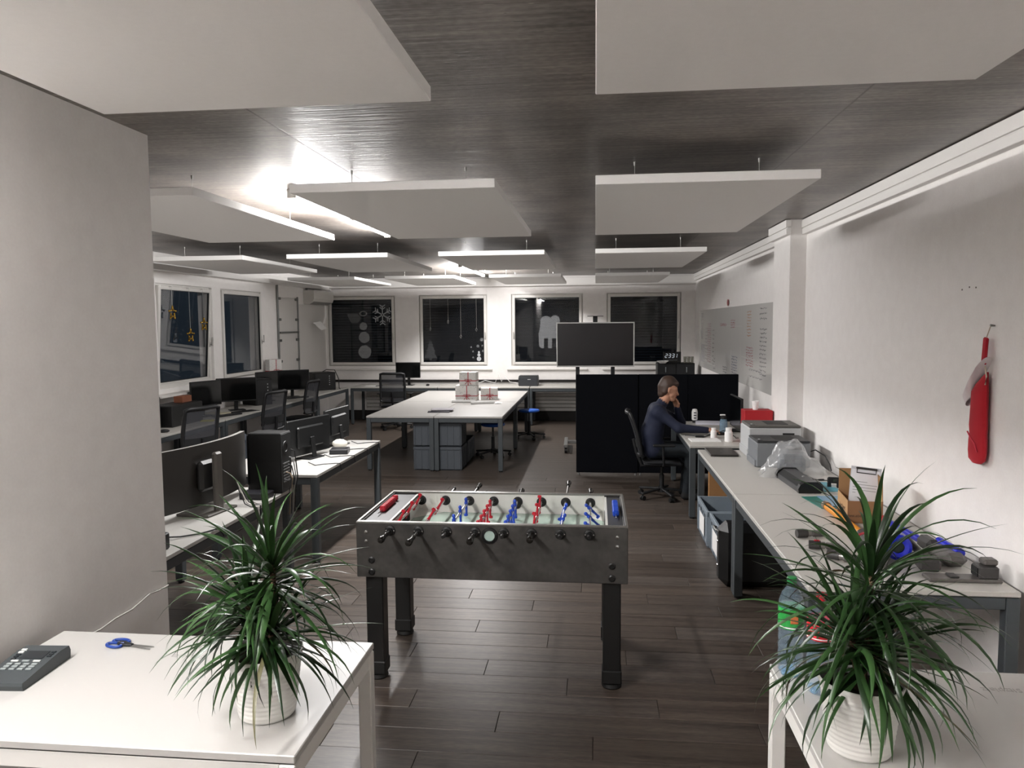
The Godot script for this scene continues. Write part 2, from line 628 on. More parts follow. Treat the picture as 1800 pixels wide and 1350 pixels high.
# a casement in local axes: x along the wall, y up from the sill, z into the room
func casement(called: String, at: Vector3, turn: float, w: float, h: float, tilt: float, handle_right: bool, deep := 0.0) -> Node3D:
	var root := Node3D.new()
	root.name = called
	add_child(root)
	root.position = at
	root.rotation_degrees.y = turn
	root.set_meta("kind", "structure")
	var f := 0.055
	var wm := mat("d9d6d1", 0.4)
	var ring := func(x0: float, x1: float, y0: float, y1: float, fw: float, z0: float, z1: float, bev: float) -> MB:
		var mb := MB.new()
		mb.bx(x0, x0 + fw, y0, y1, z0, z1, bev)
		mb.bx(x1 - fw, x1, y0, y1, z0, z1, bev)
		mb.bx(x0 + fw, x1 - fw, y0, y0 + fw, z0, z1, bev)
		mb.bx(x0 + fw, x1 - fw, y1 - fw, y1, z0, z1, bev)
		return mb
	part(root, "window_frame", ring.call(-w / 2 - 0.06, w / 2 + 0.06, -0.06, h + 0.06, 0.07, -0.07, -0.012, 0.004), wm)
	var sash := part(root, "sash", ring.call(-w / 2 - 0.03, w / 2 + 0.03, -0.03, h + 0.03, f, -0.01, 0.035, 0.006), wm)
	sash.rotation_degrees.x = tilt
	if tilt > 0.0:
		sash.position.z = -tan(deg_to_rad(tilt)) * h + 0.01
	var gasket := part(sash, "gasket", ring.call(-w / 2 + 0.025, w / 2 - 0.025, 0.025, h - 0.025, 0.008, 0.0, 0.02, 0.0), mat("17181a", 0.6))
	gasket.position.z = 0.0
	var pane := part(sash, "pane", MB.new().bx(-w / 2 + 0.01, w / 2 - 0.01, 0.01, h - 0.01, 0.004, 0.010), pane_mat())
	var hx := (w / 2 + 0.003) * (1 if handle_right else -1)
	var hm := mat("b9b7b2", 0.35, 0.6)
	var hd := MB.new().bx(hx - 0.014, hx + 0.014, h * 0.36, h * 0.36 + 0.07, 0.035, 0.045, 0.004)
	hd.cyl(Vector3(hx, h * 0.36 + 0.035, 0.04), Vector3(hx, h * 0.36 + 0.035, 0.075), 0.009)
	hd.box(Vector3(hx, h * 0.36 + 0.085, 0.075), Vector3(0.02, 0.125, 0.014), 0.005)
	part(sash, "handle", hd, hm)
	return root

func windows() -> void:
	# far wall: four casements, closed louvres outside
	var spans := [[-5.45, -4.13], [-3.53, -2.22], [-1.635, -0.298], [0.275, 1.63]]
	var y0 := 1.155
	var y1 := 2.495
	var holes := []
	for s in spans:
		holes.append([s[0] - 0.05, s[1] + 0.05, y0 - 0.05, y1 + 0.05])
	struct("wall_far", wall_with_holes(true, WALL_L - 0.2, WALL_R + 0.2, WALL_F - 0.22, 0.22, holes), m_wall)
	var hs := []
	for s in [[-12.27, -10.98], [-10.62, -9.28]]:
		hs.append([s[0] - 0.05, s[1] + 0.05, 1.15, 2.51])
	struct("wall_left", wall_with_holes(false, WALL_F - 0.2, PART_Z + 0.16, WALL_L - 0.22, 0.22, hs), m_wall)
	struct("wall_left_rear", MB.new().bx(WALL_L - 0.22, WALL_L, 0, CEIL, PART_Z + 0.16, WALL_B), m_wall)
	var spray := spray_mat(0.27)
	var faint := spray_mat(0.1)
	for i in 4:
		var a: float = spans[i][0]
		var b: float = spans[i][1]
		var w := b - a
		var root := casement("window_%d" % (i + 1), Vector3((a + b) / 2, y0, WALL_F - 0.03), 0, w, y1 - y0, 0, i != 2)
		# louvre blind outside the glass
		var sl := MB.new()
		for k in 25:
			sl.box(Vector3(0, 0.02 + k * 0.055, -0.15), Vector3(w + 0.08, 0.052, 0.004), 0.0, Basis(Vector3.RIGHT, deg_to_rad(-12)))
		part(root, "blind_slats", sl, mat("070a0f", 0.6, 0.0, 0.2)).set_meta("kind", "stuff")
		if i == 0:
			for c in [[0.05, 0.24, 0.135], [0.045, 0.54, 0.115], [0.03, 0.77, 0.08]]:
				part(root, "snow_spray", disc(Vector3(c[0], c[1], 0.012), c[2], 26, 0.04), spray)
			part(root, "snow_spray", ring_disc(Vector3(0.035, 1.03, 0.012), 0.09, 0.055, 0.6), spray)
			part(root, "snow_spray", hat_shape(Vector3(-0.17, 0.93, 0.012)), faint)
			part(root, "snow_spray", flake(Vector3(0.44, 1.0, 0.012), 0.2), spray_mat(0.5))
		elif i == 1:
			part(root, "snow_spray", disc(Vector3(0.52, 0.09, 0.012), 0.045, 18, 0.03), spray_mat(0.6))
			part(root, "snow_spray", disc(Vector3(0.52, 0.17, 0.012), 0.032, 18, 0.03), spray_mat(0.6))
			part(root, "snow_spray", disc(Vector3(0.52, 0.225, 0.012), 0.022, 18, 0.03), spray_mat(0.6))
			for c in [[0.4, 0.24, .02], [0.58, 0.48, .035], [0.5, 0.35, .03], [0.61, 0.25, .025], [0.36, 0.33, .018], [0.4, 0.12, .02], [0.59, 0.36, .018]]:
				part(root, "snow_spray", disc(Vector3(c[0], c[1], 0.012), c[2], 14, 0.05), faint)
			part(root, "snow_spray", fir(Vector3(-0.48, 0.06, 0.012), 0.42), spray_mat(0.03))
			for c in [[-0.47, 0.74], [-0.1, 0.88], [0.16, 0.58], [0.48, 0.72]]:
				part(root, "hanging_thread", MB.new().cyl(Vector3(c[0], c[1], 0.05), Vector3(c[0], 1.33, 0.05), 0.0016, 0.0016, 5), mat("b9b5ae", 0.5))
				part(root, "ornament", MB.new().tube([Vector3(c[0], c[1], 0.05), Vector3(c[0] - 0.02, c[1] - 0.03, 0.05), Vector3(c[0], c[1] - 0.075, 0.05), Vector3(c[0] + 0.015, c[1] - 0.03, 0.05), Vector3(c[0], c[1], 0.05)], 0.003, 5), mat("c9c6c0", 0.3, 0.5))
		elif i == 2:
			part(root, "snow_spray", figure_spray(Vector3(0.0, 0.3, 0.012)), spray_mat(0.13))
	# left wall: the nearer casement is tipped open
	var h := 1.26
	var w1 := casement("window_5", Vector3(WALL_L - 0.02, 1.2, -9.95), 90, 1.3, h, 3.6, true)
	var w2 := casement("window_6", Vector3(WALL_L - 0.02, 1.2, -11.625), 90, 1.28, h, 0, true)
	# sills
	for i in 4:
		struct("window_sill_%d" % (i + 1), MB.new().bx(spans[i][0] - 0.14, spans[i][1] + 0.14, 1.02, 1.045, WALL_F, WALL_F + 0.05, 0.004), m_white)
	struct("window_sill_5", MB.new().bx(WALL_L - 0.02, WALL_L + 0.17, 1.055, 1.085, -12.75, -9.0, 0.004), m_white)

func pane_mat() -> StandardMaterial3D:
	if not mats.has("pane"):
		var m := glass("0a0e14", 0.1)
		m.metallic_specular = 0.36
		mats["pane"] = m
	return mats["pane"]

func spray_mat(a: float) -> StandardMaterial3D:
	var m := StandardMaterial3D.new()
	m.albedo_color = Color(0.82, 0.83, 0.84, a)
	m.roughness = 0.9
	m.transparency = BaseMaterial3D.TRANSPARENCY_ALPHA
	return m

func disc(c: Vector3, r: float, seg: int, ragged: float) -> MB:
	var p := PackedVector2Array()
	for i in seg:
		var rr := r * (1.0 + rng.randf_range(-ragged, ragged))
		p.append(Vector2(cos(TAU * i / seg), sin(TAU * i / seg)) * rr)
	return MB.new().ext(p, 0.0012, Transform3D(Basis.IDENTITY, c))

func ring_disc(c: Vector3, r: float, ri: float, sq: float) -> MB:
	var mb := MB.new()
	for i in 24:
		var a := TAU * i / 24
		var b := TAU * (i + 1) / 24
		var e := func(t: float, q: float) -> Vector3: return c + Vector3(cos(t) * q, sin(t) * q * sq, 0.0012)
		mb.quad(e.call(a, ri), e.call(a, r), e.call(b, r), e.call(b, ri))
	return mb

func hat_shape(c: Vector3) -> MB:
	return MB.new().ext(PackedVector2Array([Vector2(-0.15, 0.1), Vector2(-0.05, -0.1), Vector2(0.1, -0.09), Vector2(0.15, 0.02), Vector2(0.08, 0.1)]), 0.0012, Transform3D(Basis.IDENTITY, c))

func flake(c: Vector3, r: float) -> MB:
	var mb := MB.new()
	for k in 6:
		var bs := Basis(Vector3.BACK, TAU * k / 6)
		mb.box(c + bs * Vector3(0, r * 0.5, 0), Vector3(0.022, r * 0.85, 0.0012), 0, bs)
		for s in [-1, 1]:
			for q in [0.55, 0.8]:
				var b2 := bs * Basis(Vector3.BACK, s * 0.9)
				mb.box(c + bs * Vector3(0, r * q, 0) + b2 * Vector3(0, 0.035, 0), Vector3(0.018, 0.075, 0.0012), 0, b2)
	return mb

func fir(c: Vector3, h: float) -> MB:
	var p := PackedVector2Array([Vector2(-0.02, 0), Vector2(0.02, 0), Vector2(0.02, 0.05), Vector2(0.14, 0.05), Vector2(0.06, 0.18), Vector2(0.1, 0.18), Vector2(0.04, 0.3), Vector2(0.06, 0.3), Vector2(0, h), Vector2(-0.06, 0.3), Vector2(-0.04, 0.3), Vector2(-0.1, 0.18), Vector2(-0.06, 0.18), Vector2(-0.14, 0.05), Vector2(-0.02, 0.05)])
	return MB.new().ext(p, 0.0012, Transform3D(Basis.IDENTITY, c))

func figure_spray(c: Vector3) -> MB:
	# a rounded upright figure with a cap and two openings
	var p := PackedVector2Array()
	for i in 9:
		var a := PI * i / 8
		p.append(Vector2(0.16 + cos(a) * 0.10, 0.56 + sin(a) * 0.1))
	for i in 9:
		var a := PI * (0.2 + 0.8 * i / 8.0)
		p.append(Vector2(-0.02 + cos(a) * 0.11, 0.55 + sin(a) * 0.1))
	for q in [Vector2(-0.14, 0.42), Vector2(-0.17, 0.28), Vector2(-0.16, 0.05), Vector2(-0.12, 0.0), Vector2(-0.06, 0.0), Vector2(-0.06, 0.2), Vector2(0.02, 0.2), Vector2(0.02, 0.0), Vector2(0.1, 0.0), Vector2(0.1, 0.2), Vector2(0.18, 0.2), Vector2(0.18, 0.0), Vector2(0.25, 0.02), Vector2(0.28, 0.25), Vector2(0.26, 0.42)]:
		p.append(q)
	return MB.new().ext(p, 0.0012, Transform3D(Basis.IDENTITY, c))

func panels() -> void:
	# acoustic panels on wires, a grid of columns and rows
	var cols := {"right": [0.0, 1.17], "middle": [-1.71, -0.545], "left": [-3.44, -2.28], "window": [-5.1, -3.95]}
	var rows := [[-2.575, -0.17], [-6.6, -4.21], [-10.66, -8.33], [-14.65, -12.37]]
	var place := ["nearest the camera", "second from the camera", "third from the camera", "by the far wall"]
	for cn in cols:
		for r in 4:
			if (cn == "left" and r == 0) or (cn == "window" and r < 2):
				continue
			var c: Array = cols[cn]
			var rw: Array = rows[r]
			var side: String = {"right": "on the right beside the whiteboard wall", "middle": "right of the lamp line", "left": "left of the lamp line", "window": "beside the left window wall"}[cn]
			var cx: float = (c[0] + c[1]) / 2
			var cz: float = (rw[0] + rw[1]) / 2
			var hw: float = (c[1] - c[0]) / 2
			var hl: float = (rw[1] - rw[0]) / 2
			var t := thing("acoustic_panel", "white hanging ceiling panel %s, %s" % [side, place[r]], "ceiling panel", Vector3(cx, 2.7, cz), 0, "hanging acoustic panels")
			part(t, "board", MB.new().bx(-hw, hw, 0, 0.05, -hl, hl, 0.003), m_panel)
			for sx in [-1, 1]:
				for sz in [-1, 1]:
					var p := Vector3(sx * (hw - 0.23), 0.05, sz * (hl - 0.42))
					var wv := part(t, "wire", MB.new().cyl(p, p + Vector3(0, 0.1485, 0), 0.0016, 0.0016, 6), mat("b4b2ae", 0.35, 0.8))
					part(wv, "fitting", MB.new().cyl(p, p + Vector3(0, 0.03, 0), 0.006, 0.004, 8), mat("b4b2ae", 0.35, 0.8))
					part(wv, "anchor", MB.new().cyl(p + Vector3(0, 0.125, 0), p + Vector3(0, 0.1485, 0), 0.005, 0.007, 8), mat("b4b2ae", 0.35, 0.8))

func desk(called: String, label: String, x0: float, x1: float, z0: float, z1: float, h: float, top: Material, frame: Material, leg: float, group := "") -> Node3D:
	var c := Vector3((x0 + x1) / 2, 0, (z0 + z1) / 2)
	var t := thing(called, label, "table" if called.contains("table") else "desk", c, 0, group)
	var hx := (x1 - x0) / 2 - 0.002
	var hz := absf(z1 - z0) / 2 - 0.002
	part(t, "tabletop", MB.new().bx(-hx, hx, h - 0.025, h, -hz, hz, 0.003), top)
	var ry0 := h - 0.085
	var ry1 := h - 0.0295
	part(t, "spacer", MB.new().bx(-hx + 0.006, hx - 0.006, h - 0.0295, h - 0.025, -hz + 0.006, hz - 0.006), m_black)
	for s in [-1, 1]:
		part(t, "rail", MB.new().box(Vector3(0, (ry0 + ry1) / 2, s * (hz - leg / 2)), Vector3(2 * hx - 2 * leg, ry1 - ry0, leg * 0.8), 0.003), frame)
		part(t, "rail", MB.new().box(Vector3(s * (hx - leg / 2), (ry0 + ry1) / 2, 0), Vector3(leg * 0.8, ry1 - ry0, 2 * hz - 2 * leg), 0.003), frame)
		for q in [-1, 1]:
			var lg := MB.new().box(Vector3(s * (hx - leg / 2), ry1 / 2 + 0.008, q * (hz - leg / 2)), Vector3(leg, ry1 - 0.016, leg), 0.004)
			var lo := part(t, "leg", lg, frame)
			part(lo, "foot", MB.new().cyl(Vector3(s * (hx - leg / 2), 0, q * (hz - leg / 2)), Vector3(s * (hx - leg / 2), 0.018, q * (hz - leg / 2)), leg * 0.4, leg * 0.4, 10), m_black)
	return t

func words(parent: Node, called: String, text: String, size: float, m: Material, xf: Transform3D, depth := 0.0006) -> void:
	var tm := TextMesh.new()
	tm.text = text
	tm.font_size = 32
	tm.pixel_size = size / 32.0
	tm.depth = depth
	var f := SystemFont.new()
	f.font_names = PackedStringArray(["Droid Sans"])
	tm.font = f
	var o := partm(parent, called, tm, m)
	o.transform = xf

func tables() -> void:
	var wm := mat("dedcd7", 0.42)
	# foreground
	var a := desk("white_table", "white table at the lower left carrying the desk phone and a potted plant", -2.13, -0.845, -2.785, -2.0, 0.74, m_tabletop_white, wm, 0.05)
	var lie := Basis(Vector3.LEFT, Vector3.BACK, Vector3.UP)   # text lying flat, read from the far side
	var ink := mat("a3a09b", 0.7)
	words(a, "lettering", "Sitzplatz", 0.034, ink, Transform3D(lie, Vector3(-1.50 + 1.4875, 0.7404, -2.60 + 2.3925)))
	var b := desk("white_table", "white table at the lower right carrying a potted plant and two water bottles", 0.618, 1.9, -2.735, -1.97, 0.74, m_tabletop_white, wm, 0.05)
	words(b, "lettering", "Sitzplatz", 0.034, ink, Transform3D(lie, Vector3(1.335 - 1.259, 0.7404, -2.60 + 2.3525)))
	# right wall
	desk("grey_desk", "grey desk on the right wall with cardboard box and vacuum cleaner parts", 0.975, 1.9, -5.49, -3.565, 0.74, m_top, m_frame, 0.06, "grey desks along the right wall")
	desk("grey_desk", "grey desk on the right wall carrying two printers and closed laptop", 0.975, 1.9, -7.41, -5.495, 0.74, m_top, m_frame, 0.06, "grey desks along the right wall")
	desk("grey_desk", "grey desk where the person in the navy sweater sits", 0.93, 1.79, -9.55, -7.65, 0.74, m_top, m_frame, 0.06, "grey desks along the right wall")
	# meeting tables, four pushed together
	var n := 0
	for z in [[-11.82, -9.9], [-13.75, -11.825]]:
		for x in [[-3.05, -2.131], [-2.129, -1.21]]:
			desk("meeting_table", ["near left quarter of the big meeting table in mid-room, magazines' side", "near right quarter of the big meeting table, a blue stool beside it", "far left quarter of the big meeting table, nearest the empty far chair", "far right quarter of the big meeting table, beside the farther blue stool"][n], x[0], x[1], z[0], z[1], 0.74, mat("b2afab", 0.42), m_frame, 0.06, "four tables pushed together")
			n += 1
	# left side
	desk("long_desk", "white desk with big curved monitor and black computer tower, left behind plant", -3.19, -2.262, -5.46, -3.62, 0.74, m_tabletop_white, m_frame, 0.06, "desks left of the football table")
	desk("long_desk", "white desk with two black monitors seen from behind, left of football table", -3.19, -2.255, -7.815, -5.955, 0.74, m_tabletop_white, m_frame, 0.06, "desks left of the football table")
	var names := ["grey window desk nearest the camera, with black box on it", "grey window desk below the two left windows, with round mouse pad", "grey window desk between the left windows and white boards", "grey window desk in the far left corner, under the white board"]
	var zz := [[-9.46, -7.6], [-11.36, -9.48], [-12.84, -11.38], [-14.5, -12.86]]
	for i in 4:
		desk("window_desk", names[i], -5.5, -4.8, zz[i][0], zz[i][1], 0.74, m_top, m_frame, 0.05, "desks along the left window wall")
	var fx := [[-4.78, -3.05], [-3.04, -1.26], [-1.25, 0.1]]
	var fl := ["grey desk under the far windows with the single monitor on it", "grey desk under far windows behind the wrapped presents", "grey desk under the far windows with the small grey printer"]
	for i in 3:
		desk("wall_desk", fl[i], fx[i][0], fx[i][1], -15.3, -14.53, 0.74, m_top, m_frame, 0.05, "desks along the far wall")

func player(m: Material) -> MB:
	# a little foosball man hung on his rod (rod along z through the origin)
	var mb := MB.new()
	mb.ball(Vector3(0, 0.03, 0), Vector3(0.0105, 0.0125, 0.0105), 10, 6)
	mb.box(Vector3(0, 0.004, 0), Vector3(0.019, 0.034, 0.03), 0.006)
	mb.box(Vector3(0, -0.022, 0), Vector3(0.014, 0.03, 0.022), 0.005)
	mb.box(Vector3(0, -0.046, 0), Vector3(0.012, 0.03, 0.018), 0.004)
	mb.box(Vector3(0.004, -0.066, 0), Vector3(0.023, 0.016, 0.02), 0.004)
	return mb

func foosball() -> void:
	var cx := -0.5575
	var cz := -4.335
	var t := thing("foosball_table", "black table football with red and blue players in the room's middle", "football table", Vector3(cx, 0, cz))
	var side := mix_image(256, 256, [[streaks(256, 256, 256, 0.02, 4, 61), 0.8], [streaks(256, 256, 256, 0.09, 3, 62), 0.4]], Color.html("2a2927"), Color.html("4b4946"))
	var ms := tri_mat(side, 0.38, 1.1)
	ms.metallic_specular = 0.5
	var L := 0.7275
	var W := 0.39
	var white := mat("d9d8d2", 0.35)
	var alu := mat("c2c1bd", 0.28, 0.9)
	var y0 := 0.595
	var y1 := 0.893
	var zn := W - 0.012
	for s in [1, -1]:
		var pn := part(t, "side_panel", MB.new().bx(-L, L, y0, y1, s * W, s * (W - 0.022), 0.003), ms)
		part(t, "inner_wall", MB.new().bx(-0.555, 0.613, 0.74, y1 - 0.002, s * (W - 0.022), s * (W - 0.03)), white)
		part(t, "top_rail", MB.new().bx(-L, L, y1, 0.901, s * (W + 0.001), s * (W - 0.032), 0.003), alu)
		if s == 1:
			for q in [-1, 1]:
				for yy in [0.845, 0.795]:
					part(pn, "stud", MB.new().lathe([Vector2(0.011, 0), Vector2(0.009, 0.004), Vector2(0, 0.006)], Vector3(q * 0.672, yy, W), 12, Basis(Vector3.RIGHT, PI / 2)), m_chrome)
				for yy in [0.69, 0.625]:
					part(pn, "bolt", MB.new().lathe([Vector2(0.0185, 0), Vector2(0.0185, 0.004), Vector2(0.012, 0.007), Vector2(0.012, 0.003), Vector2(0, 0.003)], Vector3(q * 0.645, yy, W), 14, Basis(Vector3.RIGHT, PI / 2)), mat("141414", 0.4))
	for s in [1, -1]:
		part(t, "end_panel", MB.new().bx(s * L, s * (L - 0.022), y0, y1, -W + 0.022, W - 0.022, 0.003), ms)
		part(t, "top_rail", MB.new().bx(s * (L + 0.001), s * (L - 0.014), y1, 0.901, -W + 0.032, W - 0.032, 0.002), alu)
		var inner := -0.555 if s < 0 else 0.613
		part(t, "ledge", MB.new().bx(s * (L - 0.022), inner, 0.872, 0.884, -W + 0.03, W - 0.03, 0.002), mat("3a3b3e", 0.45))
		var ew := part(t, "end_wall", MB.new().bx(inner, inner + s * 0.012, 0.74, 0.886, -W + 0.03, W - 0.03), white)
		part(ew, "goal", MB.new().bx(inner - s * 0.002, inner + s * 0.004, 0.785, 0.862, -0.11, 0.11), mat("0c0c0c", 0.9))
		# score counter with sliding beads
		var sc := Node3D.new()
		var sm := mat("b3162a", 0.35) if s < 0 else mat("1a47b8", 0.35)
		var sx: float = s * (0.66 if s < 0 else 0.672)
		var bar := part(t, "score_counter", MB.new().cyl(Vector3(sx, 0.898, -0.2), Vector3(sx, 0.898, 0.2), 0.003, 0.003, 6), m_chrome)
		for k in 10:
			var bz := (-0.12 + k * 0.027) if k < 9 else -0.178
			if s > 0:
				bz = (-0.14 + k * 0.027)
			part(bar, "bead", MB.new().box(Vector3(sx, 0.901, bz), Vector3(0.034, 0.034, 0.0255), 0.006), sm)
	part(t, "playfield", MB.new().bx(-0.56, 0.618, 0.755, 0.772, -W + 0.03, W - 0.03), mat("a9bdb0", 0.12))
	part(t, "cabinet_floor", MB.new().bx(-L + 0.02, L - 0.02, 0.597, 0.61, -W + 0.02, W - 0.02), mat("1a1a1a", 0.8))
	# corner ramps
	for sx in [-1, 1]:
		for sz in [-1, 1]:
			var ix := -0.555 if sx < 0 else 0.613
			var iz: float = sz * (W - 0.03)
			var rp := MB.new()
			var A := Vector3(ix, 0.795, iz)
			var B := Vector3(ix - sx * 0.16, 0.7725, iz)
			var C := Vector3(ix, 0.7725, iz - sz * 0.16)
			if (B - A).cross(C - A).y > 0: rp.tri(A, B, C)
			else: rp.tri(A, C, B)
			part(t, "corner_ramp", rp, white)
	# legs
	for sx in [-1, 1]:
		for sz in [-1, 1]:
			var px: float = sx * (L - 0.082)
			var pz: float = sz * (W - 0.09)
			var lg := part(t, "leg", MB.new().bx(px - 0.048, px + 0.048, 0.05, 0.62, pz - 0.048, pz + 0.048, 0.006), mat("131313", 0.4))
			part(lg, "leg_sleeve", MB.new().bx(px - 0.053, px + 0.053, 0.03, 0.105, pz - 0.053, pz + 0.053, 0.006), mat("101010", 0.5))
			part(lg, "foot", MB.new().lathe([Vector2(0.05, 0), Vector2(0.055, 0.008), Vector2(0.05, 0.026), Vector2(0.02, 0.032)], Vector3(px, 0, pz), 18), mat("0e0e0e", 0.5))
	# ball inlet in front, ring in the back wall
	part(t, "ball_inlet", MB.new().lathe([Vector2(0.027, 0.0), Vector2(0.03, 0.009), Vector2(0.043, 0.007), Vector2(0.045, 0.0)], Vector3(0, 0.838, W), 20, Basis(Vector3.RIGHT, PI / 2) ), mat("0f0f10", 0.35))
	part(t, "ball_inlet_cup", MB.new().cyl(Vector3(0, 0.838, W), Vector3(0, 0.838, W + 0.003), 0.028, 0.028, 18), mat("a9bdb5", 0.2))
	part(t, "ball_ring", MB.new().lathe([Vector2(0.02, 0.0), Vector2(0.022, 0.004), Vector2(0.026, 0.004), Vector2(0.027, 0)], Vector3(0.07, 0.826, -W + 0.03), 18, Basis(Vector3.RIGHT, PI / 2)), mat("2a2a2a", 0.4))
	part(t, "ball_hole", MB.new().cyl(Vector3(0.07, 0.826, -W + 0.03), Vector3(0.07, 0.826, -W + 0.032), 0.021, 0.021, 18), mat("0a0a0a", 0.8))
	# rods
	var xs := [-1.096, -0.941, -0.788, -0.634, -0.482, -0.333, -0.182, -0.03]
	var red := [1, 1, 0, 1, 0, 1, 0, 0]
	var cnt := [3, 2, 3, 5, 5, 3, 2, 3]
	var ang := [152.0, 148.0, 2.0, 0.0, 4.0, 176.0, -22.0, 48.0]
	var out := [0.19, 0.23, 0.1, 0.185, 0.08, 0.13, 0.06, 0.05]      # how far the near end stands out
	var fout := [0.16, 0.29, 0.41, 0.06, 0.26, 0.06, 0.53, 0.29]     # and the far end
	var shift := [0.0, 0.02, -0.03, 0.05, 0.04, 0.02, -0.02, 0.03]
	var mr := mat("b4182b", 0.35)
	var mbl := mat("1b45b6", 0.35)
	var ry := 0.855
	for i in 8:
		var x: float = xs[i] - cx
		var rod := part(t, "rod", MB.new().cyl(Vector3(0, 0, -W - fout[i]), Vector3(0, 0, W + out[i]), 0.0078, 0.0078, 12), mat("cfcfcd", 0.18, 1.0))
		rod.position = Vector3(x, ry, 0)
		rod.rotation_degrees.z = ang[i]
		var m: Material = mr if red[i] else mbl
		var me := player(m).mesh()
		var gap: float = [0, 0, 0.25, 0.205, 0, 0.122][cnt[i]]
		for k in cnt[i]:
			var p := partm(rod, "player", me, m)
			p.position = Vector3(0, 0, (k - (cnt[i] - 1) / 2.0) * gap + shift[i])
			if not red[i]:
				p.rotation_degrees.y = 180
		# grip
		var zs := 1.0 if red[i] else -1.0
		var ze: float = (W + out[i]) if red[i] else -(W + fout[i])
		var gp := [Vector2(0.011, 0), Vector2(0.0135, 0.01), Vector2(0.012, 0.03), Vector2(0.0155, 0.07), Vector2(0.0185, 0.1), Vector2(0.017, 0.115), Vector2(0.012, 0.121), Vector2(0, 0.122)]
		part(rod, "grip", MB.new().lathe(gp, Vector3(0, 0, ze - zs * 0.118), 16, Basis(Vector3.RIGHT, zs * PI / 2)), mat("15120f", 0.22))
		var oe: float = -(W + fout[i]) if red[i] else (W + out[i])
		part(rod, "end_cap", MB.new().cyl(Vector3(0, 0, oe - signf(oe) * 0.02), Vector3(0, 0, oe + signf(oe) * 0.004), 0.0115, 0.0095, 12), mat("101010", 0.4))
		# bearings, in front with two screws, inside the far wall a black disc
		var be := part(t, "bearing", MB.new().lathe([Vector2(0.029, 0), Vector2(0.028, 0.006), Vector2(0.017, 0.009), Vector2(0.015, 0.02), Vector2(0.01, 0.02)], Vector3(x, ry, W), 18, Basis(Vector3.RIGHT, PI / 2)), mat("101010", 0.45))
		for s in [-1, 1]:
			part(be, "screw", MB.new().lathe([Vector2(0.005, 0), Vector2(0.004, 0.002), Vector2(0, 0.003)], Vector3(x + s * 0.021, ry, W + 0.007), 8, Basis(Vector3.RIGHT, PI / 2)), m_chrome)
		part(t, "bearing", MB.new().lathe([Vector2(0.031, 0), Vector2(0.03, 0.006), Vector2(0.013, 0.008), Vector2(0.01, 0.008)], Vector3(x, ry - 0.008, -W + 0.03), 18, Basis(Vector3.RIGHT, PI / 2)), mat("101010", 0.5))
		part(t, "bumper", MB.new().cyl(Vector3(x, ry, -W + 0.032), Vector3(x, ry, -W + 0.055), 0.013, 0.013, 12), mat("101010", 0.6))
	single("ball", MB.new().ball(Vector3(0, 0.017, 0), Vector3.ONE * 0.017, 14, 10), mat("8a5a3a", 0.5), "small brown ball lying on the football table's playfield", "ball", Vector3(-0.26, 0.772, -4.03))

func leaf_mesh(elev: float, bend: float, length: float, width: float, twist: float) -> ArrayMesh:
	var g := []
	var p := Vector3.ZERO
	var a := elev
	var nseg := 10
	for i in nseg + 1:
		var s := float(i) / nseg
		var w := width * (0.55 + 1.0 * s) if s < 0.35 else width * 0.9 * (1.0 - pow((s - 0.35) / 0.65, 1.7))
		w = maxf(w, 0.0006)
		var d := Vector3(cos(a), sin(a), 0)
		var nn := Vector3(-sin(a), cos(a), 0)
		var side := (Vector3(0, 0, 1) * cos(twist * s) + nn * sin(twist * s)).normalized()
		var lift := d.cross(side).normalized() * -w * 0.28
		g.append([p - side * w - lift, p, p + side * w - lift])
		p += d * (length / nseg)
		a -= bend * (0.25 + s * 1.5) / nseg
	var mb := MB.new()
	mb.grid(g)
	return mb.mesh()

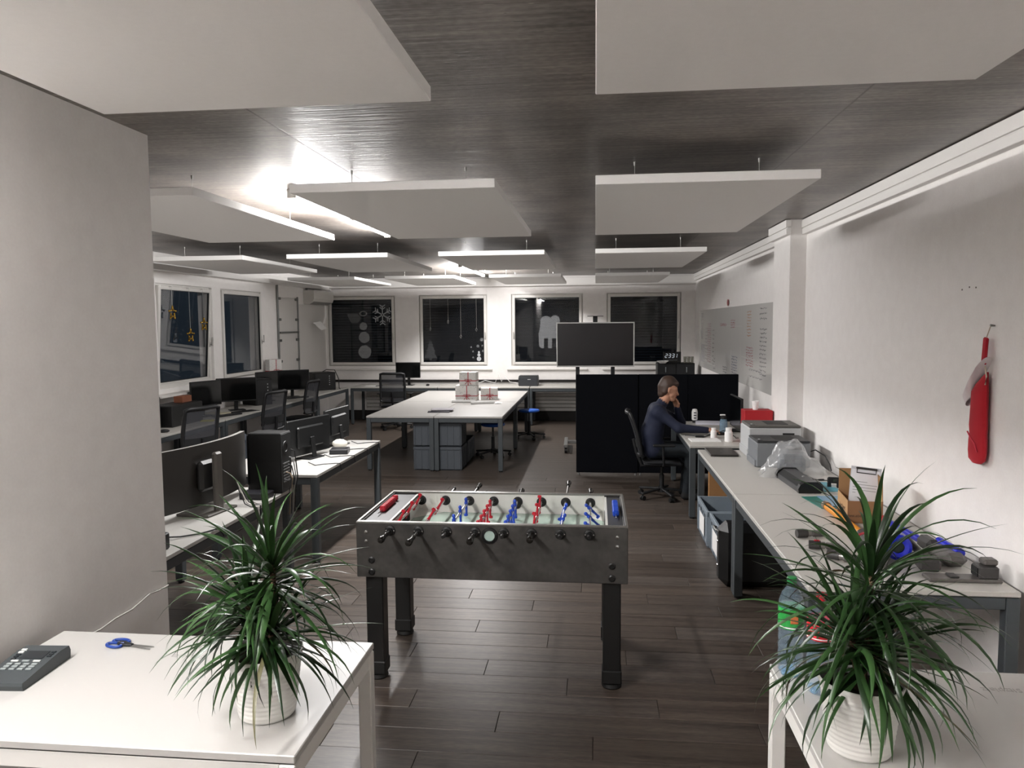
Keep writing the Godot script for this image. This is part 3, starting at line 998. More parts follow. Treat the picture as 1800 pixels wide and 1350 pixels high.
func dracaena(label: String, at: Vector3, sd: int, turn: float, heads: Array) -> void:
	var t := thing("potted_plant", label, "plant", at, turn, "potted plants on the white tables")
	var r := RandomNumberGenerator.new()
	r.seed = sd
	# ribbed white pot
	var prof := [Vector2(0.0, 0.0), Vector2(0.083, 0.0), Vector2(0.087, 0.006)]
	for i in 24:
		var y := 0.012 + i * 0.0075
		prof.append(Vector2(0.0868 + y * 0.125 + (0.0009 if i % 2 else -0.0004), y))
	prof.append_array([Vector2(0.115, 0.196), Vector2(0.1155, 0.205), Vector2(0.112, 0.206), Vector2(0.1085, 0.2), Vector2(0.104, 0.16)])
	part(t, "pot", MB.new().lathe(prof, Vector3.ZERO, 40), mat("e4e2dd", 0.35))
	var so := MB.new()
	for i in 5:
		so.lathe([Vector2(0.104 - i * 0.022, 0.172 + i * 0.003), Vector2(maxf(0.082 - i * 0.022, 0.0), 0.175 + i * 0.003)], Vector3.ZERO, 20)
	part(t, "soil", so, mat("2a1c13", 0.95))
	var stem := mat("5b4634", 0.8)
	var greens := []
	for c in ["192f12", "20391a", "284420", "132810", "33502a"]:
		var m := mat(c, 0.33, 0.0, 0.5).duplicate() as StandardMaterial3D
		m.backlight_enabled = true
		m.backlight = Color(0.06, 0.10, 0.03)
		greens.append(m)
	var dry := mat("565233", 0.5)
	var kinds := []
	for i in 14:
		kinds.append([leaf_mesh(r.randf_range(-0.05, 0.1), 0.5 + 1.7 * (i % 7) / 7.0, 1.0, 0.02 + 0.006 * (i % 3), r.randf_range(-0.7, 0.7))])
	for hd in heads:
		# hd: foot x, z on the soil, top x, y, z, number of leaves, leaf length
		var f := Vector3(hd[0], 0.17, hd[1])
		var top := Vector3(hd[2], hd[3], hd[4])
		part(t, "stem", MB.new().tube([f, f.lerp(top, 0.4) + Vector3(0.008, 0, 0.004), top], 0.009, 8), stem)
		var cnt: int = hd[5]
		for k in cnt:
			var s := float(k) / cnt           # 0 lowest and oldest, 1 top
			var o := MeshInstance3D.new()
			o.name = "leaf"
			o.mesh = kinds[r.randi_range(0, 13)][0]
			o.material_override = dry if (s < 0.04 and r.randf() < 0.3) else greens[r.randi_range(0, 4)]
			t.add_child(o, true)
			var elev := lerpf(-0.5, 1.4, pow(s, 1.25)) + r.randf_range(-0.2, 0.2)
			var yaw := k * 2.399963 + r.randf_range(-0.3, 0.3)
			var len: float = hd[6] * r.randf_range(0.78, 1.15) * (1.0 - 0.12 * s)
			var roll := r.randf_range(-0.3, 0.3)
			var tip: PackedVector3Array = o.mesh.surface_get_arrays(0)[Mesh.ARRAY_VERTEX]
			for tries in 16:
				o.transform = Transform3D(Basis(Vector3.UP, yaw) * Basis(Vector3.BACK, elev) * Basis(Vector3.RIGHT, roll) * Basis.from_scale(Vector3(len, len, 0.36)), f.lerp(top, 0.72 + 0.28 * s))
				var low := 1.0
				for q in range(0, tip.size()):
					low = minf(low, (o.transform * tip[q]).y)
				if low > 0.006:
					break
				elev += 0.13
				len *= 0.96

func foreground() -> void:
	dracaena("green dracaena in white ribbed pot on the lower left table", Vector3(-1.03, 0.7415, -2.235), 7, 20, [[0.02, 0.01, 0.03, 0.48, 0.02, 84, 0.36], [-0.03, -0.01, -0.05, 0.36, 0.0, 84, 0.33], [0.0, 0.03, 0.02, 0.27, 0.04, 80, 0.34]])
	dracaena("green dracaena in white ribbed pot on the lower right table", Vector3(0.752, 0.7415, -2.2), 19, 75, [[0.02, 0.01, 0.02, 0.52, 0.02, 84, 0.4], [-0.03, -0.01, -0.04, 0.34, -0.03, 84, 0.36], [0.0, 0.03, 0.04, 0.27, 0.04, 84, 0.36]])
	phone()
	scissors()
	bottle("clear water bottle with green cap and green label beside right plant", Vector3(0.672, 0.74, -2.655), "1d7a3c", "2f9a46", 0.345, 0.043, 0.17, 0.245, 0.25)
	bottle("clear water bottle with red cap and red label behind right plant's leaves", Vector3(0.735, 0.74, -2.53), "c51f2d", "cf2a36", 0.335, 0.043, 0.185, 0.255, 0.19)
	# cable along the partition wall
	var pts := []
	for p in [[0.62, -3.02], [0.615, -3.1], [0.622, -3.2], [0.617, -3.33], [0.63, -3.42], [0.64, -3.48], [0.628, -3.56], [0.626, -3.644]]:
		pts.append(Vector3(PART_X + 0.008, p[0], p[1]))
	single("cable", MB.new().tube(pts, 0.004, 6), mat("a8a49d", 0.4), "thin grey cable running along the left partition wall behind the table", "cable")

func phone() -> void:
	var t := thing("desk_phone", "dark grey desk phone at the left edge of the white table", "phone", Vector3(-2.0, 0.74, -2.41), 4)
	var g := mat("3c4143", 0.5)
	var dk := mat("22262a", 0.35)
	# wedge body, low in front: side profile in z, y
	var pr := PackedVector2Array([Vector2(-0.135, 0.0), Vector2(0.125, 0.0), Vector2(0.13, 0.018), Vector2(0.127, 0.028), Vector2(-0.08, 0.05), Vector2(-0.13, 0.048), Vector2(-0.138, 0.03)])
	var xf := Transform3D(Basis(Vector3(0, 0, 1), Vector3(0, 1, 0), Vector3(-1, 0, 0)), Vector3(0.08, 0, 0))
	part(t, "body", MB.new().ext(pr, 0.16, xf), g)
	part(t, "underside_lip", MB.new().bx(-0.074, 0.074, 0.0, 0.012, -0.12, 0.118, 0.003), mat("2a2d2e", 0.6))
	# plane of the face
	var sl := atan2(0.022, 0.207)
	var fb := Basis(Vector3.RIGHT, sl)
	var at := func(x: float, z: float, lift := 0.0) -> Vector3:
		return Vector3(x, 0.028 + (0.127 - z) * 0.1063 + lift, z)
	part(t, "screen", MB.new().box(at.call(0.005, -0.05, 0.0015), Vector3(0.085, 0.003, 0.05), 0.001, fb), dk)
	var pale := mat("c9cac6", 0.5)
	var mid := mat("8e9493", 0.5)
	for r in 3:
		for c in 4:
			part(t, "key", MB.new().box(at.call(-0.045 + c * 0.03, 0.012 + r * 0.016, 0.002), Vector3(0.02, 0.005, 0.009), 0.001, fb), mid)
	for c in 3:
		part(t, "key", MB.new().box(at.call(-0.04 + c * 0.04, -0.008, 0.002), Vector3(0.026, 0.005, 0.008), 0.001, fb), pale if c != 1 else mid)
	for s in 2:
		part(t, "key", MB.new().box(at.call(-0.055, -0.065 - s * 0.017, 0.002), Vector3(0.02, 0.005, 0.01), 0.001, fb), pale)
		for r in 3:
			part(t, "key", MB.new().box(at.call([-0.055, 0.062][s], -0.05 + r * 0.014 - s * 0.02, 0.002), Vector3(0.016, 0.005, 0.008), 0.001, fb), dk)
	part(t, "emblem", MB.new().box(at.call(-0.03, 0.1, 0.0008), Vector3(0.014, 0.002, 0.008), 0.0, fb), pale)
	part(t, "socket", MB.new().bx(-0.055, -0.049, 0.008, 0.013, 0.122, 0.1302), mat("5a1414", 0.6))

func scissors() -> void:
	var t := thing("scissors", "pair of scissors with blue handles lying on the white table", "scissors", Vector3(-1.77, 0.74, -2.665), 15)
	var steel := mat("b3b2b0", 0.28, 0.9)
	var bl := mat("1d3f8f", 0.4)
	var dk := mat("15171c", 0.5)
	for s in [-1, 1]:
		var bs := Basis(Vector3.UP, s * 0.1 - 0.45)
		part(t, "blade", MB.new().ext(PackedVector2Array([Vector2(0, -0.007), Vector2(0.105, -0.0005), Vector2(0.1, 0.004), Vector2(0, 0.007)]), 0.0015, Transform3D(bs * Basis(Vector3.RIGHT, -PI / 2), Vector3(0, 0.004 + s * 0.001, 0))), steel)
		var loop := []
		var o := bs * Vector3(-0.055, 0, -s * 0.024)
		for i in 17:
			var a := TAU * i / 16
			loop.append(o + bs * Vector3(cos(a) * 0.033, 0.006, sin(a) * 0.017))
		var hd := part(t, "handle", MB.new().tube(loop, 0.0058, 8), bl)
		part(hd, "grip_inlay", MB.new().tube([bs * Vector3(0.012, 0.006, 0), bs * Vector3(-0.008, 0.006, -s * 0.006), bs * Vector3(-0.03, 0.007, -s * 0.013), bs * Vector3(-0.05, 0.008, -s * 0.009)], 0.0062, 8), dk)
	part(t, "pivot", MB.new().cyl(Vector3(0, 0.004, 0), Vector3(0, 0.0085, 0), 0.004, 0.0035, 10), steel)

func bottle(label: String, at: Vector3, cap: String, lab: String, h: float, r: float, l0: float, l1: float, fill: float) -> void:
	var t := thing("water_bottle", label, "bottle", at, 0, "water bottles on the right table")
	var pet := glass("a9cde6", 0.1)
	var prof := [Vector2(0.0, 0.006), Vector2(r * 0.55, 0.0), Vector2(r * 0.85, 0.004), Vector2(r * 0.98, 0.02)]
	for i in 10:
		prof.append(Vector2(r * (1.0 if i % 2 else 0.965), 0.03 + (l0 - 0.035) * i / 9.0))
	prof.append_array([Vector2(r, l0), Vector2(r, l1), Vector2(r * 0.97, l1 + 0.015), Vector2(r * 0.75, h - 0.055), Vector2(r * 0.42, h - 0.035), Vector2(0.0145, h - 0.026), Vector2(0.0145, h - 0.01)])
	part(t, "body", MB.new().lathe(prof, Vector3.ZERO, 24), pet)
	part(t, "water", MB.new().lathe([Vector2(0, 0.008), Vector2(r * 0.85, 0.009), Vector2(r * 0.93, 0.03), Vector2(r * 0.93, fill), Vector2(0, fill)], Vector3.ZERO, 24), glass("9cc8e2", 0.07))
	for k in 5:
		var a := TAU * k / 5
		part(t, "base_foot", MB.new().ball(Vector3(cos(a) * r * 0.6, 0.012, sin(a) * r * 0.6), Vector3(0.014, 0.011, 0.014), 8, 6), glass("5ea6d8", 0.35))
	var lb := part(t, "label", MB.new().lathe([Vector2(r + 0.0006, l0 + 0.002), Vector2(r + 0.0006, l1 - 0.002)], Vector3.ZERO, 24), mat(lab, 0.4))
	part(lb, "label_band", MB.new().lathe([Vector2(r + 0.001, l0 + 0.006), Vector2(r + 0.001, l0 + 0.010)], Vector3.ZERO, 24), m_paper)
	part(lb, "label_print", MB.new().box(Vector3(0.0, (l0 + l1) / 2, r + 0.0006), Vector3(0.026, 0.026, 0.004), 0.002), mat("b5673a" if cap == "1d7a3c" else "1a1a1a", 0.5))
	if cap != "1d7a3c":
		words(lb, "lettering", "MIS", 0.022, m_paper, Transform3D(Basis.IDENTITY, Vector3(0, (l0 + l1) / 2, r + 0.003)), 0.001)
	part(t, "cap", MB.new().lathe([Vector2(0.0165, h - 0.022), Vector2(0.017, h - 0.02), Vector2(0.0165, h - 0.002), Vector2(0.0145, h), Vector2(0, h)], Vector3.ZERO, 18), mat(cap, 0.45))

func office_chair(label: String, at: Vector3, turn: float, tilt: float, group: String, arms := true) -> Node3D:
	# faces its own +z
	var t := thing("office_chair", label, "chair", at, turn, group)
	var bk := mat("17181a", 0.5)
	var dk := mat("0f1011", 0.6)
	var fab := mat("15161a", 0.95)
	var base := MB.new()
	for k in 5:
		var a := TAU * k / 5 + 0.3
		var d := Vector3(cos(a), 0, sin(a))
		base.box(d * 0.16 + Vector3(0, 0.095, 0), Vector3(0.30, 0.026, 0.045), 0.008, Basis(Vector3.UP, -a) * Basis(Vector3.BACK, -0.1))
	base.cyl(Vector3(0, 0.07, 0), Vector3(0, 0.135, 0), 0.05, 0.04, 14)
	part(t, "base", base, bk)
	for k in 5:
		var a := TAU * k / 5 + 0.3
		var p := Vector3(cos(a) * 0.29, 0, sin(a) * 0.29)
		var s := Vector3(-sin(a), 0, cos(a))
		var c := MB.new()
		c.cyl(p + Vector3(0, 0.028, 0) - s * 0.026, p + Vector3(0, 0.028, 0) - s * 0.006, 0.028, 0.028, 12)
		c.cyl(p + Vector3(0, 0.028, 0) + s * 0.006, p + Vector3(0, 0.028, 0) + s * 0.026, 0.028, 0.028, 12)
		c.cyl(p + Vector3(0, 0.028, 0), p + Vector3(0, 0.082, 0), 0.008, 0.008, 8)
		part(t, "caster", c, dk)
	part(t, "gas_column", MB.new().cyl(Vector3(0, 0.12, 0), Vector3(0, 0.28, 0), 0.028, 0.028, 12).cyl(Vector3(0, 0.28, 0), Vector3(0, 0.4, 0), 0.018, 0.018, 12), bk)
	part(t, "mechanism", MB.new().bx(-0.09, 0.09, 0.385, 0.42, -0.16, 0.1, 0.01), dk)
	var g := []
	for i in 13:
		var r := []
		for j in 13:
			var u := -1.0 + 2.0 * j / 12
			var v := -1.0 + 2.0 * i / 12
			var k := pow(pow(absf(u), 6.0) + pow(absf(v), 6.0), 1.0 / 6.0)
			var m := maxf(absf(u), absf(v))
			var sc := m / maxf(k, 0.001)
			r.append(Vector3(u * sc * 0.245, 0.475 - 0.02 * pow(m, 6) - 0.02 * maxf(v, 0.0) * v, v * sc * 0.235))
		g.append(r)
	var seat := MB.new().grid(g, true)
	seat.bx(-0.235, 0.235, 0.42, 0.455, -0.225, 0.22, 0.016)
	part(t, "seat", seat, fab)
	# backrest: frame of tubes, mesh stretched between
	var bs := Basis(Vector3.RIGHT, -tilt)
	var o := Vector3(0, 0.47, -0.24)
	var bend := func(u: float, y: float) -> Vector3:
		return o + bs * Vector3(u * (0.225 - 0.02 * absf(y - 0.3)), y, -0.03 * (1.0 - u * u) - 0.06 * sin(clampf(y / 0.6, 0, 1) * PI) * -0.35)
	var loop := []
	for i in 8: loop.append(bend.call(-1.0, 0.08 + 0.5 * i / 7.0))
	for i in 7: loop.append(bend.call(-1.0 + 2.0 * (i + 1) / 8.0, 0.595))
	for i in 8: loop.append(bend.call(1.0, 0.58 - 0.5 * i / 7.0))
	for i in 7: loop.append(bend.call(1.0 - 2.0 * (i + 1) / 8.0, 0.07))
	loop.append(loop[0])
	var fr := part(t, "back_frame", MB.new().tube(loop, 0.023, 8), bk)
	var net := []
	for i in 11:
		var r := []
		for j in 9:
			r.append(bend.call(-1.0 + 2.0 * j / 8.0, 0.075 + 0.515 * i / 10.0))
		net.append(r)
	part(t, "back_mesh", MB.new().grid(net), sheet("34353a", 0.8, 0.8))
	var lum := []
	for i in 4:
		var r := []
		for j in 9:
			r.append(bend.call(-1.0 + 2.0 * j / 8.0, 0.16 + 0.1 * i / 3.0) + bs * Vector3(0, 0, -0.012))
		lum.append(r)
	part(t, "lumbar_pad", MB.new().grid(lum), mat("101113", 0.8))
	part(t, "back_bracket", MB.new().tube([Vector3(0, 0.4, -0.1), Vector3(0, 0.39, -0.24), bend.call(0.0, 0.1) + Vector3(0, 0, -0.02), bend.call(0.0, 0.25) + Vector3(0, 0, -0.025)], 0.02, 8), bk)
	for s in ([-1, 1] if arms else []):
		var ar := part(t, "armrest", MB.new().tube([Vector3(s * 0.2, 0.42, 0), Vector3(s * 0.29, 0.44, 0), Vector3(s * 0.29, 0.66, -0.01)], 0.014, 8), bk)
		part(ar, "arm_pad", MB.new().box(Vector3(s * 0.29, 0.675, 0.0), Vector3(0.075, 0.025, 0.26), 0.011), dk)
	return t

func monitor(label: String, at: Vector3, turn: float, w: float, h: float, lift: float, back_logo := false) -> Node3D:
	# screen faces its own +z
	var t := thing("monitor", label, "monitor", at, turn, "computer monitors")
	var b := mat("0c0d0e", 0.42)
	part(t, "stand_base", MB.new().box(Vector3(0, 0.006, -0.02), Vector3(0.22, 0.012, 0.17), 0.005), b)
	part(t, "stand_neck", MB.new().box(Vector3(0, lift / 2 + 0.08, -0.06), Vector3(0.055, lift + 0.16, 0.02), 0.006, Basis(Vector3.RIGHT, 0.12)), b)
	part(t, "case", MB.new().box(Vector3(0, lift + h / 2, -0.008), Vector3(w, h, 0.028), 0.006).box(Vector3(0, lift + h / 2, -0.03), Vector3(w * 0.62, h * 0.6, 0.03), 0.014), mat("111213", 0.4))
	part(t, "screen", MB.new().bx(-w / 2 + 0.012, w / 2 - 0.012, lift + 0.018, lift + h - 0.012, 0.0055, 0.0075), mat("08090a", 0.12))
	return t

func tower(label: String, at: Vector3, turn: float, s: Vector3, lights: int) -> Node3D:
	# front faces its own +z
	var t := thing("computer_tower", label, "computer", at, turn, "black computer towers")
	part(t, "case", MB.new().box(Vector3(0, s.y / 2, 0), s, 0.006), mat("0a0b0c", 0.45))
	part(t, "front_panel", MB.new().box(Vector3(0, s.y / 2, s.z / 2 + 0.006), Vector3(s.x * 0.92, s.y * 0.94, 0.014), 0.006), mat("1a1b1d", 0.35))
	for k in lights:
		part(t, "port", MB.new().cyl(Vector3(s.x * 0.2, s.y * (0.8 - 0.12 * k), s.z / 2 + 0.012), Vector3(s.x * 0.2, s.y * (0.8 - 0.12 * k), s.z / 2 + 0.016), 0.009, 0.009, 10), mat("c9cbcc", 0.3, 0.5))
	return t

func euro_crate(label: String, at: Vector3, turn: float, s: Vector3, hex: String, labelled: bool, group: String) -> Node3D:
	var t := thing("storage_crate", label, "crate", at, turn, group)
	var m := mat(hex, 0.55)
	var mb := MB.new()
	var w := 0.012
	mb.bx(-s.x / 2, s.x / 2, 0, 0.012, -s.z / 2, s.z / 2)
	for q in [-1, 1]:
		mb.bx(q * s.x / 2, q * (s.x / 2 - w), 0, s.y, -s.z / 2, s.z / 2, 0.002)
		mb.bx(-s.x / 2 + w, s.x / 2 - w, 0, s.y, q * s.z / 2, q * (s.z / 2 - w), 0.002)
	part(t, "body", mb, m)
	var rim := MB.new()
	for q in [-1, 1]:
		rim.box(Vector3(q * (s.x / 2 + 0.002), s.y - 0.02, 0), Vector3(0.014, 0.04, s.z + 0.02), 0.003)
		rim.box(Vector3(0, s.y - 0.02, q * (s.z / 2 + 0.002)), Vector3(s.x - 0.01, 0.04, 0.014), 0.003)
	part(t, "rim", rim, m)
	for q in [-1, 1]:
		for k in 4:
			var a: float = (k - 1.5) / 3.0
			part(t, "rib", MB.new().box(Vector3(q * (s.x / 2 + 0.004), s.y * 0.48, a * (s.z - 0.03)), Vector3(0.01, s.y * 0.88, 0.014), 0.002), m)
			part(t, "rib", MB.new().box(Vector3(a * (s.x - 0.03), s.y * 0.48, q * (s.z / 2 + 0.004)), Vector3(0.014, s.y * 0.88, 0.01), 0.002), m)
	if labelled:
		part(t, "paper_label", MB.new().bx(-s.x / 2 - 0.011, -s.x / 2 - 0.0095, 0.06, s.y - 0.09, -s.z * 0.22, s.z * 0.26), m_paper)
		for k in 4:
			part(t, "grip_hole", MB.new().bx(-s.x / 2 - 0.011, -s.x / 2 - 0.008, s.y - 0.075, s.y - 0.05, -s.z * 0.33 + k * s.z * 0.2, -s.z * 0.33 + k * s.z * 0.2 + 0.03), mat("2c3136", 0.7))
	return t

func printer(label: String, at: Vector3, s: Vector3, body: String, top: String) -> void:
	# front faces -x
	var t := thing("laser_printer", label, "printer", at, 0, "printers on the right desk")
	part(t, "body", MB.new().box(Vector3(0, s.y * 0.46, 0), Vector3(s.x, s.y * 0.92, s.z), 0.01), mat(body, 0.5))
	part(t, "lid", MB.new().box(Vector3(0, s.y * 0.955, 0), Vector3(s.x * 0.995, s.y * 0.09, s.z * 0.99), 0.012), mat(top, 0.5))
	part(t, "output_slot", MB.new().box(Vector3(s.x * 0.08, s.y * 1.001, 0), Vector3(s.x * 0.4, 0.004, s.z * 0.62), 0.001, Basis(Vector3.BACK, 0.02)), mat("0e0f10", 0.6))
	part(t, "paper_tray", MB.new().box(Vector3(-s.x / 2 - 0.004, s.y * 0.14, 0), Vector3(0.016, s.y * 0.24, s.z * 0.9), 0.004), mat(body, 0.45))
	part(t, "button_panel", MB.new().box(Vector3(-s.x * 0.42, s.y * 1.0, s.z * 0.3), Vector3(s.x * 0.1, 0.006, s.z * 0.25), 0.002), mat("2c2e30", 0.4))
	part(t, "status_button", MB.new().cyl(Vector3(-s.x * 0.42, s.y * 1.0, s.z * 0.3), Vector3(-s.x * 0.42, s.y * 1.0 + 0.006, s.z * 0.3), 0.009, 0.009, 10), mat("d6d6d4", 0.4))
	part(t, "side_vent", MB.new().box(Vector3(s.x * 0.25, s.y * 0.72, s.z / 2 + 0.001), Vector3(s.x * 0.22, s.y * 0.1, 0.003), 0.0), mat("1a1b1c", 0.6))

func right_side() -> void:
	var dt := 0.74
	# --- desk with printers
	printer("large light grey laser printer with dark lid, behind the smaller printer", Vector3(1.6, dt, -7.2), Vector3(0.46, 0.29, 0.4), "b9babb", "55534f")
	printer("smaller dark grey laser printer partly hidden by plastic bag", Vector3(1.56, dt, -6.7), Vector3(0.44, 0.225, 0.36), "74777b", "2c2d2f")
	var lap := thing("laptop", "closed dark grey laptop lying on the desk before the printers", "laptop", Vector3(1.165, dt, -7.22), 0)
	part(lap, "base", MB.new().bx(-0.125, 0.125, 0.003, 0.012, -0.2, 0.2, 0.003), mat("3a3836", 0.4, 0.3))
	part(lap, "lid", MB.new().bx(-0.125, 0.125, 0.0125, 0.02, -0.2, 0.2, 0.003), mat("45423f", 0.4, 0.3))
	part(lap, "emblem", MB.new().cyl(Vector3(0, 0.02, 0), Vector3(0, 0.0204, 0), 0.014, 0.014, 14), mat("5d5a56", 0.3, 0.5))
	# laminator
	var la := thing("laminator", "long black laminator with rounded end, half under the plastic bag", "laminator", Vector3(1.5, dt, -5.87), 3)
	var pr := PackedVector2Array()
	for p in [[-0.075, 0.0], [0.07, 0.0], [0.082, 0.02], [0.08, 0.055], [0.06, 0.075], [-0.03, 0.075], [-0.075, 0.035]]:
		pr.append(Vector2(p[0], p[1]))
	part(la, "body", MB.new().ext(pr, 0.5, Transform3D(Basis.IDENTITY, Vector3(0, 0, -0.22))), mat("38383a", 0.38))
	var ec := []
	for p in [[-0.08, 0.0], [0.074, 0.0], [0.088, 0.018], [0.087, 0.06], [0.066, 0.082], [-0.035, 0.082], [-0.07, 0.06], [-0.085, 0.03]]:
		ec.append(Vector2(p[0], p[1]))
	for z in [-0.26, 0.28]:
		part(la, "end_cap", MB.new().ext(PackedVector2Array(ec), 0.045, Transform3D(Basis.IDENTITY, Vector3(0, 0, z))), mat("121213", 0.3))
	part(la, "feed_slot", MB.new().box(Vector3(-0.053, 0.057, 0.03), Vector3(0.05, 0.004, 0.46), 0.0, Basis(Vector3.BACK, 0.72)), mat("060606", 0.7))
	part(la, "button", MB.new().cyl(Vector3(0.02, 0.075, 0.1), Vector3(0.02, 0.081, 0.1), 0.011, 0.009, 12), mat("a5a5a5", 0.3))
	# device wrapped in a crumpled clear bag
	var dv := single("wrapped_device", MB.new().box(Vector3(0, 0.075, 0), Vector3(0.2, 0.15, 0.14), 0.03).box(Vector3(0.0, 0.05, 0.07), Vector3(0.16, 0.08, 0.05), 0.02), mat("4c5259", 0.5), "dark grey device standing inside the clear plastic bag", "device", Vector3(1.57, dt, -6.3))
	var r := RandomNumberGenerator.new()
	r.seed = 5
	var bag := MB.new()
	var nz := noise(2.2, 3, 77)
	var g := []
	for i in 17:
		var row := []
		for j in 33:
			var a := TAU * j / 32
			var e := (PI / 2) * i / 16.0
			var d := Vector3(cos(a) * cos(e), sin(e), sin(a) * cos(e))
			var k := 1.0 + 0.3 * nz.get_noise_3d(d.x * 0.45, d.y * 0.45, d.z * 0.45) + 0.035 * sin(a * 7.0 + e * 6.0)
			var flare := 1.0 + 0.3 * pow(1.0 - i / 16.0, 3.0)
			row.append(Vector3(d.x * 0.2 * k * flare, maxf(d.y * 0.25 * k, 0.0015), d.z * 0.165 * k * flare))
		g.append(row)
	bag.grid(g, true)
	var bm := glass("e6e8ea", 0.2, 0.22)
	single("plastic_bag", bag, bm, "crumpled clear plastic bag pulled over a grey device and laminator", "bag", Vector3(1.56, dt, -6.26), 15)
	# webcam, papers, glass, cables
	var wc := thing("webcam", "small black webcam standing on the desk near the wall", "webcam", Vector3(1.74, dt, -5.76), -10)
	part(wc, "body", MB.new().box(Vector3(-0.0, 0.055, 0), Vector3(0.09, 0.045, 0.03), 0.008), m_plastic)
	for s in [-1, 1]:
		part(wc, "clip_leg", MB.new().box(Vector3(s * 0.032, 0.02, 0), Vector3(0.026, 0.04, 0.028), 0.005), m_plastic)
	part(wc, "lens", MB.new().cyl(Vector3(0, 0.055, 0.013), Vector3(0, 0.055, 0.018), 0.011, 0.01, 14), mat("2c3a2e", 0.1))
	part(wc, "foot", MB.new().box(Vector3(0.0, 0.012, 0.008), Vector3(0.03, 0.024, 0.02), 0.003), mat("b9b9b7", 0.4))
	single("paper_bag", MB.new().ext(PackedVector2Array([Vector2(-0.1, -0.13), Vector2(0.02, -0.15), Vector2(0.11, 0.14), Vector2(0.02, 0.16), Vector2(-0.06, 0.05)]), 0.006, Transform3D(Basis(Vector3.RIGHT, -PI / 2), Vector3(0, 0.0, 0))), mat("4f93a3", 0.5), "teal folded paper beside the laminator", "paper", Vector3(1.68, dt, -5.76), 20)
	var fo := thing("folder", "blue and green plastic folders under the cardboard box", "folder", Vector3(1.58, dt, -5.27), 0)
	part(fo, "green_cover", MB.new().box(Vector3(-0.05, 0.002, 0.0), Vector3(0.17, 0.004, 0.34), 0.0, Basis(Vector3.UP, 0.12)), mat("1f6f63", 0.4))
	part(fo, "blue_cover", MB.new().box(Vector3(0.04, 0.0065, -0.02), Vector3(0.17, 0.004, 0.3), 0.0, Basis(Vector3.UP, 0.03)), mat("6d93ad", 0.4))
	var gl := thing("drinking_glass", "empty drinking glass behind the cardboard box", "glass", Vector3(1.69, dt, -5.36))
	part(gl, "glass_body", MB.new().lathe([Vector2(0.0, 0.004), Vector2(0.028, 0.0), Vector2(0.034, 0.1), Vector2(0.032, 0.1), Vector2(0.026, 0.008), Vector2(0.0, 0.008)], Vector3.ZERO, 20), glass("c9d0d2", 0.2))
	single("power_cable", MB.new().tube([Vector3(1.78, 0.86, -6.6), Vector3(1.83, 0.885, -6.57), Vector3(1.885, 0.85, -6.5), Vector3(1.905, 0.79, -6.42), Vector3(1.905, 0.746, -6.38)], 0.005, 6), m_plastic, "black power cable arching from the smaller printer to the wall", "cable")
	single("usb_cable", MB.new().tube([Vector3(1.66, 0.746, -6.04), Vector3(1.69, 0.745, -6.02), Vector3(1.74, 0.745, -6.0), Vector3(1.8, 0.745, -5.99), Vector3(1.86, 0.745, -5.94), Vector3(1.89, 0.745, -5.85)], 0.0035, 6).box(Vector3(1.72, 0.747, -6.005), Vector3(0.05, 0.014, 0.016), 0.006), m_plastic, "thin black cable with a small switch on the printer desk", "cable")
	single("laminator_cable", MB.new().tube([Vector3(1.57, 0.76, -5.58), Vector3(1.6, 0.748, -5.6), Vector3(1.62, 0.744, -5.5), Vector3(1.63, 0.7435, -5.44)], 0.003, 6), m_plastic, "short black cable lying beside the laminator's rounded end", "cable")
	# --- desk with the vacuum cleaner
	var bx := thing("cardboard_box", "open brown cardboard box holding a clipboard", "box", Vector3(1.625, dt, -4.86), -4)
	var w := 0.1
	var d := 0.125
	var th := 0.004
	part(bx, "bottom", MB.new().bx(-w, w, 0, th, -d, d), m_card)
	part(bx, "front", MB.new().bx(-w, w, 0, 0.135, d - th, d), mat("8d6645", 0.85))
	part(bx, "left_side", MB.new().ext(PackedVector2Array([Vector2(-d, 0), Vector2(d - th, 0), Vector2(d - th, 0.135), Vector2(-d, 0.15)]), th, Transform3D(Basis(Vector3(0, 0, 1), Vector3(0, 1, 0), Vector3(-1, 0, 0)), Vector3(-w + th, 0, 0))), mat("b08c63", 0.85))
	part(bx, "right_side", MB.new().ext(PackedVector2Array([Vector2(-d, 0), Vector2(d - th, 0), Vector2(d - th, 0.135), Vector2(d - 0.02, 0.27), Vector2(-d, 0.29)]), th, Transform3D(Basis(Vector3(0, 0, 1), Vector3(0, 1, 0), Vector3(-1, 0, 0)), Vector3(w, 0, 0))), m_card)
	part(bx, "back", MB.new().bx(-w + th, w - th, 0, 0.29, -d, -d + th), m_card)
	var print_ink := mat("2b1e14", 0.8)
	words(bx, "lettering", "www.abey-genossie.ch", 0.021, print_ink, Transform3D(Basis.IDENTITY, Vector3(0.0, 0.045, d + 0.0006)))
	words(bx, "lettering", "Lee Sport", 0.032, print_ink, Transform3D(Basis(Vector3.UP, -PI / 2), Vector3(-w - 0.0006, 0.075, 0.0)))
	var cb := thing("clipboard", "white clipboard with a printed sheet, standing in the cardboard box", "clipboard", Vector3(1.622, dt + 0.018, -4.80), -6)
	cb.rotation_degrees = Vector3(-11, -4, -6)
	part(cb, "board", MB.new().bx(-0.088, 0.088, 0.0, 0.31, -0.003, 0.0), mat("d5d6da", 0.4))
	var sh := part(cb, "sheet", MB.new().bx(-0.083, 0.083, 0.012, 0.292, 0.0003, 0.0012), mat("eeeef2", 0.7))
	for k in 5:
		var lw: float = [0.09, 0.155, 0.15, 0.15, 0.02][k]
		part(sh, "printed_line", MB.new().bx(-0.07, -0.07 + lw * 0.9, 0.216 - k * 0.017, 0.2185 - k * 0.017, 0.0013, 0.0017), mat("7e7e84", 0.8))
